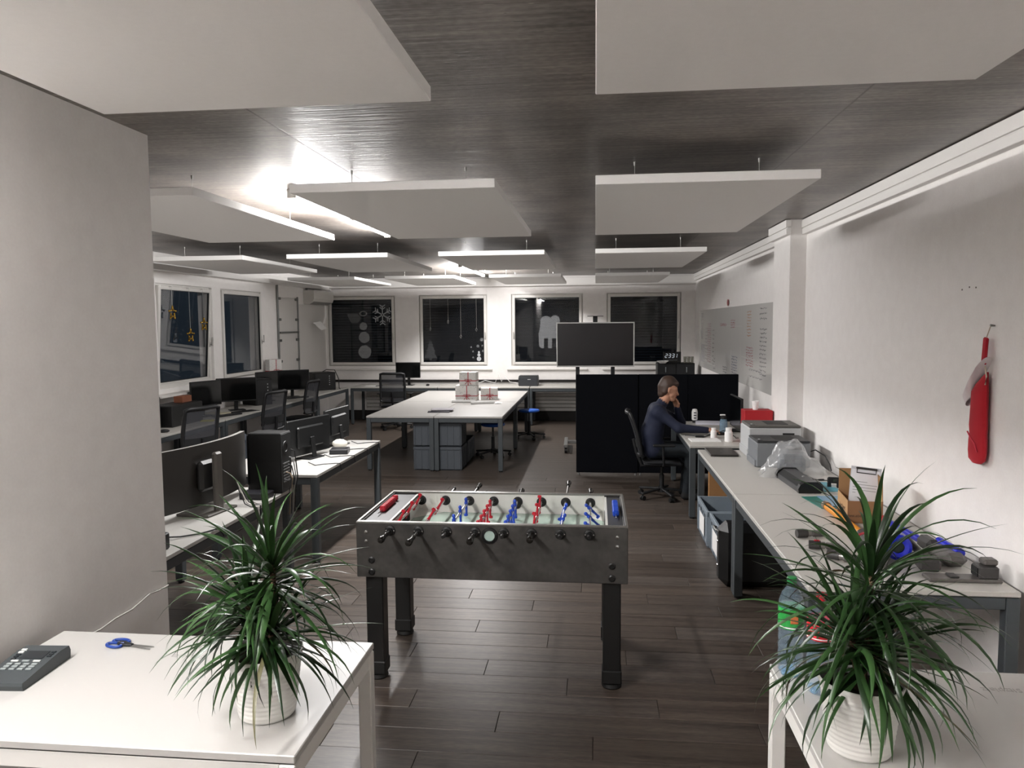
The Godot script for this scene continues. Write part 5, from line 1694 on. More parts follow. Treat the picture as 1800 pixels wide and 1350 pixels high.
func curved_monitor() -> void:
	var t := thing("curved_monitor", "very wide curved monitor seen from behind on the near left desk", "monitor", Vector3(-2.57, 0.74, -4.72), -98, "computer monitors")
	var w := 1.2
	var R := 1.8
	var back := []
	var front := []
	var rim := MB.new()
	for i in 2:
		var y := 0.055 + 0.395 * i
		var rb := []
		var rf := []
		for j in 25:
			var a := (-0.5 + j / 24.0) * w / R
			rb.append(Vector3(sin(a) * (R + 0.03), y, R - cos(a) * (R + 0.03)))
			rf.append(Vector3(sin(a) * R, y, R - cos(a) * R))
		back.append(rb)
		front.append(rf)
	part(t, "back_shell", MB.new().grid(back, true), mat("2b2825", 0.4))
	part(t, "screen", MB.new().grid(front), mat("0a0b0c", 0.15))
	for j in 24:
		rim.quad(front[1][j], front[1][j + 1], back[1][j + 1], back[1][j])
		rim.quad(back[0][j], back[0][j + 1], front[0][j + 1], front[0][j])
	rim.quad(back[0][0], front[0][0], front[1][0], back[1][0])
	rim.quad(front[0][24], back[0][24], back[1][24], front[1][24])
	part(t, "rim", rim, mat("c9c6c2", 0.3, 0.6))
	part(t, "emblem", MB.new().lathe([Vector2(0.022, 0), Vector2(0.022, 0.002), Vector2(0.019, 0.002), Vector2(0.019, 0)], Vector3(-0.1, 0.36, -0.033), 20, Basis(Vector3.RIGHT, -PI / 2)), mat("26241f", 0.3))
	part(t, "mount", MB.new().box(Vector3(0, 0.25, -0.055), Vector3(0.22, 0.2, 0.05), 0.02), mat("1c1b1a", 0.4))
	part(t, "stand_column", MB.new().box(Vector3(0.0, 0.2, -0.115), Vector3(0.075, 0.4, 0.04), 0.012), mat("5a5651", 0.35))
	part(t, "stand_base", MB.new().box(Vector3(0, 0.008, -0.03), Vector3(0.32, 0.016, 0.24), 0.006), mat("55524d", 0.38))

func left_side() -> void:
	var h := 0.74
	curved_monitor()
	var tw := tower("black computer tower beside the curved monitor, cables at its back", Vector3(-2.385, h, -5.355), -90, Vector3(0.18, 0.44, 0.25), 0)
	part(tw, "rear_plate", MB.new().box(Vector3(0, 0.22, -0.126), Vector3(0.17, 0.42, 0.006), 0.001), mat("4d4f50", 0.4, 0.5))
	for k in 7:
		part(tw, "slot_cover", MB.new().box(Vector3(0.01, 0.08 + k * 0.022, -0.1305), Vector3(0.11, 0.012, 0.004), 0.001), mat("8f9191", 0.35, 0.6))
	part(tw, "fan_grille", MB.new().lathe([Vector2(0.03, 0.0), Vector2(0.032, 0.004), Vector2(0.045, 0.004), Vector2(0.047, 0)], Vector3(0.02, 0.33, -0.1295), 18, Basis(Vector3.RIGHT, -PI / 2)), mat("2b2c2d", 0.5))
	var r := RandomNumberGenerator.new()
	r.seed = 91
	for k in 5:
		var z := -5.42 + k * 0.032
		single("tower_cable", MB.new().tube([Vector3(-2.25, h + 0.3 - k * 0.05, z), Vector3(-2.22, h + 0.29 - k * 0.05, z), Vector3(-2.2, h + 0.1, z + 0.004), Vector3(-2.225, h - 0.05, z), Vector3(-2.235, h - 0.17, z - 0.006)], 0.0045, 6), mat(["1a1a1a", "8d8d8d", "1a1a1a", "8a7a66", "2a2a2a"][k], 0.5), ["topmost black cable looping from the tower's back", "upper grey cable looping from the tower's back", "middle black cable looping from the tower's back", "brownish cable looping from the tower's back", "lowest dark cable looping from the tower's back"][k], "cable", Vector3.ZERO, 0, "cables behind the computer tower")
	for k in 4:
		single("monitor_cable", MB.new().tube([Vector3(-2.42, h + 0.2 - k * 0.03, -4.86 - k * 0.03), Vector3(-2.39, h + 0.1 - k * 0.01, -4.87 - k * 0.03), Vector3(-2.35, h + 0.02, -4.86 - k * 0.03), Vector3(-2.3, h + 0.006, -4.84 - k * 0.03), Vector3(-2.256, h + 0.006, -4.83 - k * 0.03), Vector3(-2.25, h - 0.1, -4.83 - k * 0.03)], 0.004, 6), mat(["1a1a1a", "d0ccc6", "2a2a2a", "77736d"][k], 0.5), ["black cable hanging from the curved monitor over the desk edge", "white cable hanging from the curved monitor over the desk edge", "dark cable next to the white one under curved monitor", "grey cable hanging from the curved monitor over the desk edge"][k], "cable", Vector3.ZERO, 0, "cables behind the curved monitor")
	single("docking_station", MB.new().box(Vector3(0, 0.022, 0), Vector3(0.2, 0.044, 0.14), 0.006), mat("26252b", 0.45), "flat dark docking station between curved monitor and tower", "docking station", Vector3(-2.39, h, -5.13), 0)
	single("desk_hub", MB.new().box(Vector3(0, 0.045, 0), Vector3(0.1, 0.09, 0.16), 0.006), m_plastic, "small black box at the near end of the left desk", "device", Vector3(-2.38, h, -3.83), 0)
	single("hub_cable", MB.new().tube([Vector3(-2.44, h + 0.05, -3.85), Vector3(-2.45, h + 0.03, -4.0), Vector3(-2.38, h + 0.008, -4.1), Vector3(-2.3, h + 0.008, -4.17), Vector3(-2.25, h + 0.006, -4.3), Vector3(-2.238, h - 0.05, -4.34)], 0.005, 6), m_plastic, "black cable curving from the small black box to the desk edge", "cable")
	# two monitors on the next desk, backs to us
	monitor("black monitor seen from behind, nearer one on the middle left desk", Vector3(-2.634, h, -6.75), -105.8, 0.62, 0.33, 0.04)
	monitor("black monitor seen from behind, farther one on the middle left desk", Vector3(-2.62, h, -7.48), -94, 0.58, 0.33, 0.05)
	single("mini_computer", MB.new().box(Vector3(0, 0.024, 0), Vector3(0.17, 0.048, 0.17), 0.006), mat("19191e", 0.4), "small flat black computer between the two monitor stands", "computer", Vector3(-2.42, h, -7.0), 10)
	var ks := thing("keyboard", "dark keyboard lying before the nearer monitor stand on the middle left desk", "keyboard", Vector3(-2.88, h, -6.75), -100)
	part(ks, "case", MB.new().box(Vector3(0, 0.01, 0), Vector3(0.42, 0.02, 0.13), 0.004), m_plastic)
	part(ks, "key_field", MB.new().box(Vector3(0, 0.021, 0), Vector3(0.4, 0.004, 0.11), 0.001), mat("2b2b2e", 0.6))
	single("crumpled_paper", MB.new().ball(Vector3(0, 0.045, 0), Vector3(0.08, 0.045, 0.06), 9, 6), mat("d5d2c8", 0.8), "crumpled pale paper behind the farther monitor's stand", "paper", Vector3(-2.52, h, -7.3), 0)
	for k in 4:
		var z := -6.35 - k * 0.4
		single("desk_cable", MB.new().tube([Vector3(-2.5, h + 0.02, z - 0.05), Vector3(-2.42, h + 0.005, z), Vector3(-2.36, h + 0.005, z - 0.06), Vector3(-2.28, h + 0.005, z - 0.1), Vector3(-2.238, h + 0.003, z - 0.12), Vector3(-2.232, h - 0.06, z - 0.13)], 0.004, 6), m_plastic, ["black cable over the desk edge nearest the computer tower", "black cable over the desk edge beside the nearer monitor", "black cable over the desk edge beside the flat computer", "black cable over the desk edge at the desk's far end"][k], "cable", Vector3.ZERO, 0, "cables on the middle left desk")
	# chairs in the aisle
	office_chair("black mesh office chair nearest the camera at the window desks", Vector3(-4.6, 0, -8.1), -112, 0.12, "black office chairs", false)
	office_chair("black mesh office chair between the other two at the window desks", Vector3(-4.62, 0, -10.05), -104, 0.12, "black office chairs", false)
	office_chair("black mesh office chair farthest along the window desks", Vector3(-4.86, 0, -12.0), -94, 0.12, "black office chairs", false)
	# window desks
	single("black_case", MB.new().box(Vector3(0, 0.13, 0), Vector3(0.3, 0.26, 0.72), 0.01), mat("0b0c0d", 0.5), "low black box on the nearest window desk", "box", Vector3(-5.2, h, -9.0), 0)
	single("brown_carton", MB.new().box(Vector3(0, 0.04, 0), Vector3(0.12, 0.08, 0.22), 0.004), mat("7c4a32", 0.8), "small brown carton lying on the low black box", "box", Vector3(-5.2, h + 0.26, -9.15), 0)
	single("desk_speaker", MB.new().box(Vector3(0, 0.19, 0), Vector3(0.16, 0.38, 0.14), 0.008), mat("1a1b1c", 0.5), "tall dark speaker at the left wall's edge behind partition", "speaker", Vector3(-5.25, h, -8.53), 0)
	monitor("black monitor under the tipped left window, left one of the pair", Vector3(-5.22, h, -9.78), 70, 0.52, 0.34, 0.14)
	monitor("black monitor under the tipped left window, right one of the pair", Vector3(-5.14, h, -10.5), 38, 0.56, 0.34, 0.13)
	tower("black computer tower between the two pairs of monitors by the windows", Vector3(-5.2, h, -11.3), 60, Vector3(0.3, 0.4, 0.34), 3)
	monitor("black monitor next to the white present on the sill, left one", Vector3(-5.25, h, -11.78), 72, 0.5, 0.34, 0.14)
	monitor("black monitor in front of the cable rails, wide on", Vector3(-5.12, h, -12.52), 36, 0.56, 0.34, 0.12)
	tower("broad black computer tower in the far left corner with cables on top", Vector3(-5.15, h, -13.95), 40, Vector3(0.42, 0.33, 0.4), 5)
	single("corner_cable", MB.new().tube([Vector3(-5.1, h + 0.342, -13.9), Vector3(-5.04, h + 0.38, -13.95), Vector3(-4.9, h + 0.37, -14.0), Vector3(-4.825, h + 0.2, -14.0), Vector3(-4.82, h + 0.02, -14.0), Vector3(-4.815, h + 0.006, -14.05)], 0.008, 6), m_plastic, "black cable draped over the corner computer tower", "cable")
	single("mouse_pad", MB.new().box(Vector3(0, 0.002, 0), Vector3(0.42, 0.004, 0.2), 0.0), m_black, "black mouse pad with wrist rest on the window desk", "mouse pad", Vector3(-4.98, h, -10.35), 62)
	single("window_keyboard", MB.new().box(Vector3(0, 0.01, 0), Vector3(0.42, 0.02, 0.13), 0.004), m_plastic, "black keyboard before the monitors under the tipped window", "keyboard", Vector3(-4.97, h, -9.85), 70)
	single("window_keyboard", MB.new().box(Vector3(0, 0.01, 0), Vector3(0.42, 0.02, 0.13), 0.004), m_plastic, "black keyboard before the monitor by the cable rails", "keyboard", Vector3(-4.98, h, -12.3), 60)
	single("round_mouse", MB.new().ball(Vector3(0, 0.017, 0), Vector3(0.06, 0.022, 0.035), 12, 8), m_plastic, "black mouse alone on the nearest window desk", "mouse", Vector3(-4.93, h, -8.25), 30)
	single("yellow_note", MB.new().box(Vector3(0, 0.006, 0), Vector3(0.16, 0.012, 0.12), 0.002), mat("c9c46a", 0.7), "pale yellow note block on the window desk", "note block", Vector3(-4.95, h, -9.28), 20)
	single("sheet_stack", MB.new().box(Vector3(0, 0.008, 0), Vector3(0.22, 0.016, 0.3), 0.001), mat("b9b29a", 0.7), "papers lying before the monitors under the tipped window", "paper", Vector3(-5.22, h, -10.05), 80)
	var bag := thing("shoulder_bag", "grey bag leaning under the window desk's near end", "bag", Vector3(-4.5, 0, -9.25), 20)
	part(bag, "body", MB.new().box(Vector3(0, 0.28, 0), Vector3(0.22, 0.56, 0.5), 0.07), mat("4b515b", 0.8))
	part(bag, "flap", MB.new().box(Vector3(0.1, 0.42, 0), Vector3(0.04, 0.26, 0.46), 0.018), mat("596069", 0.8))
	gift("white present with red ribbon on the left window sill", Vector3(WALL_L + 0.14, 1.085, -12.42), 68, Vector3(0.28, 0.3, 0.1), 4)
	# gold wire stars in the tipped window
	var st := [[2.13, -9.5], [1.83, -9.93], [1.98, -10.3]]
	for k in 3:
		var c := Vector3(0, 0, 0)
		var t := thing("gold_star", ["golden wire star hanging highest in the tipped window", "golden wire star hanging lowest in the tipped window", "golden wire star hanging at the tipped window's right edge"][k], "ornament", Vector3(WALL_L + 0.06, st[k][0], st[k][1]), 90, "gold stars in the window")
		var m := mat("b8923a", 0.25, 0.9)
		var pts := []
		for i in 11:
			var a := PI / 2 + TAU * i / 10
			var rr := 0.085 if i % 2 == 0 else 0.042
			pts.append(Vector3(cos(a) * rr, sin(a) * rr, 0))
		part(t, "star_outline", MB.new().tube(pts, 0.009, 7), m)
		for i in 10:
			part(t, "star_bead", MB.new().ball(pts[i], Vector3.ONE * 0.013, 8, 6), m)
		part(t, "thread", MB.new().cyl(Vector3(0, 0.085, 0), Vector3(0, 2.475 - st[k][0], 0), 0.0018, 0.0018, 5), mat("c9c9c4", 0.5))
		part(t, "hook", MB.new().bx(-0.006, 0.006, 2.468 - st[k][0], 2.478 - st[k][0], -0.075, 0.004, 0.001), m_white)

func far_side() -> void:
	var h := 0.74
	office_chair("black mesh office chair at the far wall desk, back to the camera", Vector3(-3.72, 0, -13.95), 184, 0.08, "black office chairs")
	monitor("black monitor alone on the far wall desk", Vector3(-3.72, h, -14.95), 0, 0.5, 0.31, 0.15)
	single("round_mouse", MB.new().ball(Vector3(0, 0.017, 0), Vector3(0.035, 0.022, 0.06), 12, 8), m_plastic, "black mouse right of the far wall monitor", "mouse", Vector3(-3.3, h, -14.85), 0)
	single("note_sheet", MB.new().box(Vector3(0, 0.002, 0), Vector3(0.3, 0.004, 0.21), 0.0), m_paper, "white sheet on the far wall desk left of the chair", "paper", Vector3(-4.4, h, -14.8), 8)
	single("pen", MB.new().cyl(Vector3(-0.07, 0.007, 0), Vector3(0.07, 0.007, 0), 0.007, 0.006, 8), m_black, "dark pen lying beside the white sheet on the far desk", "pen", Vector3(-4.25, h + 0.004, -14.72), 35)
	var pt := thing("small_printer", "small dark grey printer on the far wall desk beside the date of the room's corner screens", "printer", Vector3(-1.3, h, -14.95), 0)
	pt.set_meta("label", "small dark grey printer on the far wall desk behind the meeting table")
	part(pt, "body", MB.new().box(Vector3(0, 0.09, 0), Vector3(0.38, 0.18, 0.32), 0.012), mat("2c2e32", 0.45))
	part(pt, "lid", MB.new().box(Vector3(0, 0.188, 0), Vector3(0.37, 0.016, 0.31), 0.005), mat("202225", 0.45))
	part(pt, "lettering_plate", MB.new().box(Vector3(0.02, 0.13, 0.1605), Vector3(0.06, 0.012, 0.001), 0.0), mat("b9bab8", 0.5))
	single("white_cable", MB.new().tube([Vector3(-2.35, h + 0.02, -15.2), Vector3(-2.2, h + 0.08, -15.2), Vector3(-2.0, h + 0.03, -15.2), Vector3(-1.93, h + 0.22, -15.2), Vector3(-1.87, h + 0.06, -15.2), Vector3(-1.8, h + 0.16, -15.2), Vector3(-1.7, h + 0.05, -15.2), Vector3(-1.52, h + 0.03, -15.15)], 0.006, 6), m_paper, "tangled white cable on the far wall desk below the third window", "cable")
	# radiators below the windows
	for i in 4:
		var x0: float = [-4.7, -3.3, -1.7, 0.2][i]
		var x1: float = [-3.45, -1.9, -0.35, 1.1][i]
		var t := thing("radiator", ["long white radiator behind the far chair", "long white radiator behind the meeting table's far end", "long white radiator under the third far window", "white radiator hidden behind the black screens by the far wall"][i], "radiator", Vector3((x0 + x1) / 2, 0.19, -15.35), 0, "radiators along the far wall")
		for k in 6:
			part(t, "slat", MB.new().bx(-(x1 - x0) / 2, (x1 - x0) / 2, 0.005 + k * 0.075, 0.07 + k * 0.075, 0.0, 0.05, 0.008), mat("c9c6c1", 0.5))
	# black gap between desks and wall
	struct("trim_4", MB.new().bx(WALL_L, 0.2, 0.775, 0.822, WALL_F, WALL_F + 0.03), mat("16110f", 0.8))
	# screen on its trolley
	var tv := thing("display_trolley", "large switched-off display with silver frame on a rolling stand", "display", Vector3(0.0, 0, -11.8), 1.5)
	var fr := MB.new()
	var w := 0.592
	fr.bx(-w, w, 1.285, 1.305, -0.03, 0.03, 0.004).bx(-w, w, 1.95, 1.968, -0.03, 0.03, 0.004)
	fr.bx(-w, -w + 0.016, 1.305, 1.95, -0.03, 0.03, 0.004).bx(w - 0.016, w, 1.305, 1.95, -0.03, 0.03, 0.004)
	part(tv, "frame", fr, mat("dedddb", 0.4))
	part(tv, "case", MB.new().bx(-w + 0.01, w - 0.01, 1.3, 1.955, -0.06, 0.01, 0.006), m_plastic)
	part(tv, "screen", MB.new().bx(-w + 0.028, w - 0.028, 1.318, 1.938, 0.0101, 0.014), mat("201d20", 0.3))
	part(tv, "bezel", MB.new().bx(-w + 0.016, w - 0.016, 1.305, 1.95, 0.0, 0.0115), mat("0a0a0a", 0.3))
	part(tv, "camera_shelf", MB.new().bx(-0.12, 0.12, 2.055, 2.063, -0.06, 0.06, 0.002), m_black)
	part(tv, "camera_mast", MB.new().bx(-0.035, 0.035, 1.95, 2.057, -0.055, -0.03, 0.004), m_black)
	for s in [-1, 1]:
		part(tv, "post", MB.new().bx(s * 0.27 - 0.03, s * 0.27 + 0.03, 0.12, 1.75, -0.1, -0.062, 0.004), mat("1e1f21", 0.4))
		part(tv, "foot_bar", MB.new().box(Vector3(s * 0.45, 0.105, -0.05), Vector3(0.06, 0.05, 0.8), 0.01), mat("8e8d8b", 0.35, 0.5))
		for q in [-1, 1]:
			part(tv, "caster", MB.new().cyl(Vector3(s * 0.45 - 0.02, 0.04, q * 0.36 - 0.05), Vector3(s * 0.45 + 0.02, 0.04, q * 0.36 - 0.05), 0.04, 0.04, 12), m_plastic)
	part(tv, "cross_bar", MB.new().box(Vector3(0, 0.11, -0.08), Vector3(0.9, 0.05, 0.05), 0.008), mat("8e8d8b", 0.35, 0.5))
	# black cabinet with the clock
	var cb := thing("metal_cabinet", "black cabinet in the far right corner carrying the digital clock", "cabinet", Vector3(1.49, 0, -14.62), 0)
	part(cb, "body", MB.new().bx(-0.34, 0.34, 0.02, 1.2, -0.22, 0.2, 0.006), m_black)
	for s in [-1, 1]:
		var dr := part(cb, "door", MB.new().bx(s * 0.005, s * 0.335, 0.04, 1.185, 0.2, 0.218, 0.004), mat("14161a", 0.4))
		part(dr, "handle", MB.new().box(Vector3(s * 0.19, 1.08, 0.224), Vector3(0.016, 0.1, 0.014), 0.004), mat("9ba3a6", 0.3, 0.8))
	var ck := thing("digital_clock", "black digital clock showing the time in white digits on the cabinet", "clock", Vector3(1.42, 1.2, -14.5), 0)
	part(ck, "case", MB.new().box(Vector3(0, 0.105, 0), Vector3(0.33, 0.21, 0.05), 0.006), mat("0b0b0c", 0.25))
	var lit := StandardMaterial3D.new()
	lit.albedo_color = Color(0.8, 0.82, 0.85)
	lit.emission_enabled = true
	lit.emission = Color(0.85, 0.88, 0.92)
	lit.emission_energy_multiplier = 0.16
	# segments: a top, b upper right, c lower right, d bottom, e lower left, f upper left, g middle
	var seg := {"2": "abged", "3": "abgcd", "1": "bc"}
	var dx := [-0.105, -0.045, 0.02, 0.07]
	var txt := "2331"
	for i in 4:
		var dg := MB.new()
		for ch in seg[txt[i]]:
			var hw := 0.02
			var hh := 0.034
			var s: Array = {"a": [0, hh, 1], "g": [0, 0, 1], "d": [0, -hh, 1], "b": [hw, hh / 2, 0], "c": [hw, -hh / 2, 0], "f": [-hw, hh / 2, 0], "e": [-hw, -hh / 2, 0]}[ch]
			dg.box(Vector3(dx[i] + s[0] + s[1] * 0.18, 0.135 + s[1], 0.026), Vector3(0.032 if s[2] else 0.006, 0.006 if s[2] else 0.026, 0.002))
		part(ck, "digit", dg, lit)
	var sm := MB.new()
	for i in 9:
		sm.box(Vector3(-0.09 + i * 0.022, 0.055, 0.026), Vector3(0.012, 0.012, 0.001))
	part(ck, "date_line", sm, mat("6d6f70", 0.5))
	single("white_bowl", MB.new().lathe([Vector2(0, 0), Vector2(0.05, 0.0), Vector2(0.11, 0.045), Vector2(0.105, 0.045), Vector2(0.045, 0.006), Vector2(0, 0.006)], Vector3.ZERO, 20), m_paper, "shallow white bowl on the black cabinet before the clock", "bowl", Vector3(1.24, 1.2, -14.38), 0)
	for k in 3:
		single("tumbler", MB.new().lathe([Vector2(0, 0.003), Vector2(0.025, 0.0), Vector2(0.03, 0.12), Vector2(0.028, 0.12), Vector2(0.022, 0.006), Vector2(0, 0.006)], Vector3.ZERO, 16), glass("8d8c78", 0.35), ["clear tumbler beside the clock, leftmost of three on the cabinet", "clear tumbler in the middle of three on the cabinet", "clear tumbler at the cabinet's right end"][k], "glass", Vector3(1.66 + k * 0.065, 1.2, -14.5), 0, "tumblers on the black cabinet")

func wall_things() -> void:
	# stocking on the right wall
	var t := thing("christmas_stocking", "red stocking with white cuff hanging from a hook on the right wall", "stocking", Vector3(WALL_R - 0.03, 1.24, -4.06), -90)
	# local x runs along the wall, z points into the room
	var red := mat("a3101f", 0.95)
	red.rim_enabled = true
	red.rim = 0.6
	var wh := mat("d8cfd0", 0.98)
	var shape := [[0.0, 0.045, 0.0], [0.02, 0.085, 0.0], [0.06, 0.10, -0.0], [0.11, 0.098, 0.0], [0.15, 0.088, 0.002], [0.19, 0.098, 0.0], [0.23, 0.092, 0.0], [0.3, 0.087, 0.002], [0.36, 0.083, 0.003], [0.4, 0.06, 0.022], [0.44, 0.03, 0.05], [0.465, 0.008, 0.07]]
	var g := []
	for s in shape:
		var row := []
		for j in 17:
			var a := TAU * j / 16
			var c: float = s[2]
			row.append(Vector3(c + cos(a) * s[1] * 0.82, s[0] - 0.003, sin(a) * (0.028 * clampf(s[1] / 0.08, 0.15, 1.0)) + 0.0))
		g.append(row)
	part(t, "sock", MB.new().grid(g, true), red)
	part(t, "toe_seam", MB.new().tube([Vector3(-0.06, 0.15, 0.024), Vector3(-0.02, 0.13, 0.03), Vector3(0.03, 0.1, 0.029), Vector3(0.05, 0.06, 0.026)], 0.004, 6), mat("c0394a", 0.95))
	var cf := []
	for s in [[0.3, -0.085, 0.03], [0.35, -0.095, 0.045], [0.42, -0.04, 0.07], [0.48, 0.02, 0.06], [0.5, 0.045, 0.045], [0.505, 0.05, 0.012]]:
		var row := []
		for j in 17:
			var a := TAU * j / 16
			row.append(Vector3(s[1] + cos(a) * s[2] * 0.9, s[0] + sin(a) * 0.0 + cos(a) * s[2] * 0.85, sin(a) * 0.032 * clampf(s[2] / 0.05, 0.3, 1.0) + 0.004))
		cf.append(row)
	part(t, "cuff", MB.new().grid(cf, true), wh)
	part(t, "loop", MB.new().box(Vector3(0.035, 0.565, 0.0), Vector3(0.04, 0.135, 0.014), 0.006, Basis(Vector3.BACK, -0.1)), red)
	part(t, "string", MB.new().tube([Vector3(0.065, 0.49, 0.01), Vector3(0.085, 0.44, 0.012), Vector3(0.075, 0.4, 0.012)], 0.004, 6).tube([Vector3(0.045, 0.63, 0), Vector3(0.06, 0.69, -0.01)], 0.0025, 6), mat("b9a99a", 0.8))
	part(t, "hook", MB.new().cyl(Vector3(0.06, 0.69, -0.0295), Vector3(0.06, 0.692, -0.008), 0.004, 0.006, 8), mat("7b7873", 0.35, 0.8))
	# glossy writing boards on the right wall, covered with notes
	var im := Image.create(2048, 384, false, Image.FORMAT_RGB8)
	im.fill(Color.html("d2d0cc"))
	var r := RandomNumberGenerator.new()
	r.seed = 44
	var scrib := func(x: int, y: int, w: int, c: Color, lines: int, dy: int) -> void:
		for l in lines:
			var px := x
			while px < x + w:
				var step := r.randi_range(3, 9)
				im.fill_rect(Rect2i(px, y + l * dy + r.randi_range(-2, 2), step - 1, r.randi_range(2, 6)), c.lerp(Color.html("d2d0cc"), r.randf_range(0.0, 0.5)))
				px += step + r.randi_range(0, 3)
	var ink := [Color.html("3a3a44"), Color.html("a34a52"), Color.html("3f4a78"), Color.html("b0662e"), Color.html("55535a")]
	for a in [[60, 20, 90, 0, 16, 11], [62, 230, 150, 2, 12, 10], [230, 120, 110, 4, 10, 22], [330, 90, 130, 1, 18, 14], [520, 130, 60, 0, 9, 26], [560, 300, 60, 0, 4, 20], [780, 90, 200, 1, 2, 8], [1130, 260, 150, 2, 8, 14], [1100, 70, 110, 1, 4, 12], [1500, 30, 90, 3, 9, 14], [1490, 200, 150, 1, 8, 12], [1760, 20, 130, 0, 3, 22], [1770, 110, 120, 0, 12, 18], [1560, 300, 260, 4, 2, 30], [880, 330, 120, 4, 3, 14]]:
		scrib.call(a[0], a[1], a[2], ink[a[3]], a[4], a[5])
	for a in [[1360, 180, 4, 200], [1380, 250, 300, 3], [960, 100, 420, 2], [1110, 230, 14, 150], [330, 340, 300, 8]]:
		im.fill_rect(Rect2i(a[0], a[1], a[2], a[3]), Color.html("e2e0dc"))
	var wm := StandardMaterial3D.new()
	wm.albedo_texture = tex(im)
	wm.roughness = 0.16
	var xs := WALL_R - 0.012
	var zs := [-14.57, -12.55, -10.53, -8.52]
	for i in 3:
		var wb := thing("writing_board", ["glossy writing board on the right wall, farthest third, nearest the clock", "glossy writing board on the right wall, middle third with few notes", "glossy writing board on the right wall, nearest third with many notes"][i], "whiteboard", Vector3(WALL_R - 0.0015, 1.14, (zs[i] + zs[i + 1]) / 2), 0, "writing boards on the right wall")
		var mb := MB.new()
		var z0: float = -(zs[i + 1] - zs[i]) / 2 + 0.002
		var u0 := i / 3.0
		var u1 := (i + 1) / 3.0
		for q in [[z0, 0.0, u0, 1.0], [z0, 1.03, u0, 0.0], [-z0, 1.03, u1, 0.0], [z0, 0.0, u0, 1.0], [-z0, 1.03, u1, 0.0], [-z0, 0.0, u1, 1.0]]:
			mb.vert(Vector3(-0.0125, q[1], q[0]), Vector3.LEFT, Vector2(q[2], q[3]))
		part(wb, "backing", MB.new().bx(-0.012, 0.0, 0.0, 1.03, z0, -z0), mat("a9a7a3", 0.3))
		part(wb, "written_face", mb, wm)
	single("wall_heart", MB.new().ball(Vector3(0, 0, 0), Vector3(0.01, 0.05, 0.07), 10, 6), mat("9a5a5a", 0.7), "small dull red magnet above the writing boards", "magnet", Vector3(WALL_R - 0.011, 2.24, -11.6), 0)
	for k in 3:
		var p: Vector3 = [Vector3(WALL_R - 0.004, 2.12, -4.35), Vector3(WALL_R - 0.004, 2.125, -4.2), Vector3(WALL_R - 0.004, 2.13, -4.27)][k]
		single("screw_hole", MB.new().cyl(p, p + Vector3(0.003, 0, 0), 0.005, 0.004, 8), mat("6f6a66", 0.8), ["leftmost drill hole in the right wall above the stocking", "rightmost drill hole in the right wall above the stocking", "middle drill hole in the right wall above the stocking"][k], "drill hole", Vector3.ZERO, 0, "drill holes in the right wall")
	# left wall: air conditioner, cable rails, white boards
	var ac := thing("air_conditioner", "white wall air conditioner in the far left corner", "air conditioner", Vector3(WALL_L, 2.36, -14.75), 90)
	var pr := PackedVector2Array([Vector2(0, 0), Vector2(0.1, 0.0), Vector2(0.19, 0.05), Vector2(0.21, 0.1), Vector2(0.21, 0.26), Vector2(0, 0.26)])
	part(ac, "body", MB.new().ext(pr, 1.1, Transform3D(Basis(Vector3(0, 0, 1), Vector3(0, 1, 0), Vector3(-1, 0, 0)), Vector3(0.55, 0, 0))), mat("d6d3cd", 0.45))
	part(ac, "air_flap", MB.new().box(Vector3(0, 0.022, 0.15), Vector3(0.98, 0.008, 0.1), 0.003, Basis(Vector3.RIGHT, -0.5)), mat("8f8d89", 0.5))
	for s in [-1, 1]:
		part(ac, "pipe", MB.new().cyl(Vector3(-0.5 + s * 0.02, 0.26, 0.05), Vector3(-0.5 + s * 0.02, 0.42, 0.05), 0.014, 0.014, 10), mat("6d6b68", 0.5))
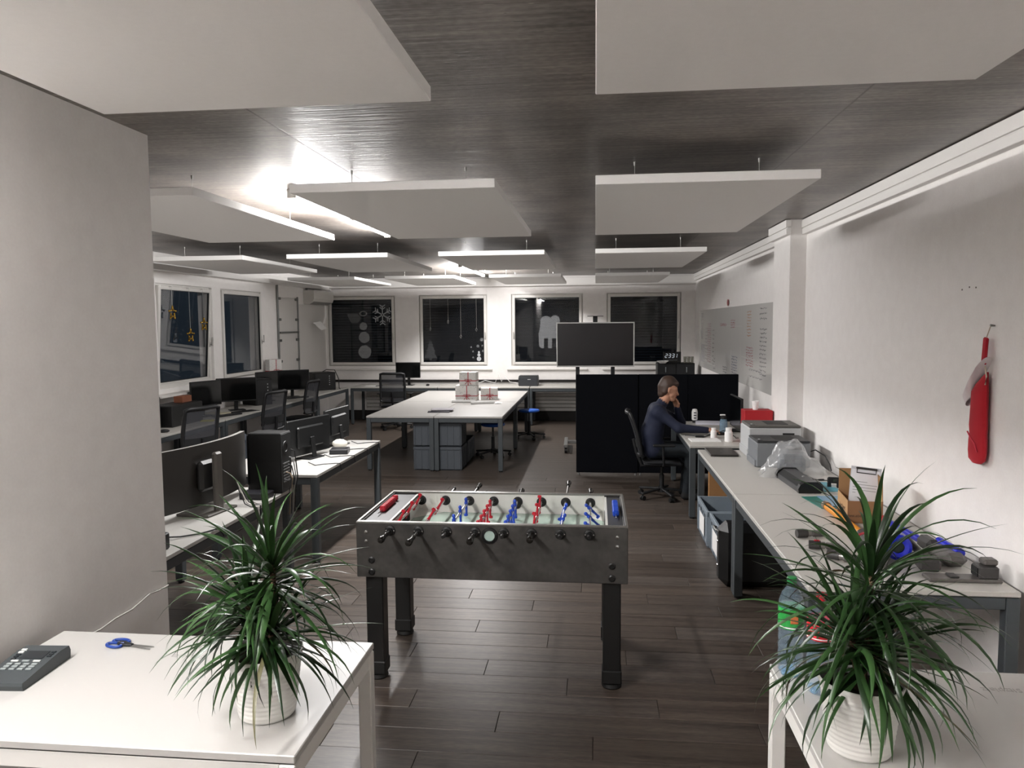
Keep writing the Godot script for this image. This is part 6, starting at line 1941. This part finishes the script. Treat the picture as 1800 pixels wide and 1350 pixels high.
	for k in 2:
		var rl := thing("cable_rail", ["tall metal cable rail left of the white board by the windows", "tall metal cable rail at the white board's edge"][k], "cable rail", Vector3(WALL_L, 0.8, [-12.95, -13.85][k]), 90, "metal cable rails on the left wall")
		var hh: float = [1.98, 1.68][k]
		part(rl, "rail", MB.new().bx(-0.02, 0.02, 0, hh, 0.012, 0.032, 0.003), mat("8f908e", 0.4, 0.6))
		for i in 5:
			part(rl, "clamp", MB.new().box(Vector3(0.05 if k == 0 else -0.06, 0.15 + i * 0.37, 0.025), Vector3(0.12, 0.045, 0.024), 0.006), mat("6f706e", 0.4, 0.5))
	single("rail_bar", MB.new().bx(-0.43, 0.43, -0.015, 0.015, 0.033, 0.05, 0.004), mat("7c7d7b", 0.4, 0.5), "metal cross bar between the two cable rails", "bar", Vector3(WALL_L, 1.83, -13.4), 90)
	single("white_board", MB.new().bx(-0.43, 0.43, 0, 1.5, 0.0, 0.011, 0.002), mat("d2cfcb", 0.5), "white wall board between the two cable rails", "board", Vector3(WALL_L + 0.0015, 0.95, -13.4), 90)
	single("white_board", MB.new().bx(-0.7, 0.7, 0, 1.35, 0.0, 0.014, 0.002), mat("dad7d3", 0.4), "wide white wall board below the air conditioner", "board", Vector3(WALL_L + 0.0015, 1.0, -14.6), 90)
	var bird := thing("paper_bird", "white paper bird hanging below the air conditioner", "ornament", Vector3(WALL_L + 0.17, 1.97, -14.62), 75)
	part(bird, "body", MB.new().grid([[Vector3(-0.25, 0.03, 0), Vector3(-0.05, 0.06, 0.03), Vector3(0.12, 0.0, 0)], [Vector3(-0.2, 0.0, 0.02), Vector3(-0.04, -0.04, 0.04), Vector3(0.1, -0.03, 0.02)], [Vector3(-0.14, -0.03, 0), Vector3(0.0, -0.12, 0.02), Vector3(0.22, -0.08, 0)]]), m_paper)
	part(bird, "tail", MB.new().grid([[Vector3(0.08, 0.02, 0), Vector3(0.12, 0.16, 0.02), Vector3(0.16, 0.38, 0)], [Vector3(0.12, 0.0, 0.01), Vector3(0.17, 0.16, 0.03), Vector3(0.19, 0.37, 0.01)]]), m_paper)
	part(bird, "thread", MB.new().cyl(Vector3(0.16, 0.36, 0), Vector3(0.16, 0.405, 0), 0.002, 0.002, 5), m_paper)
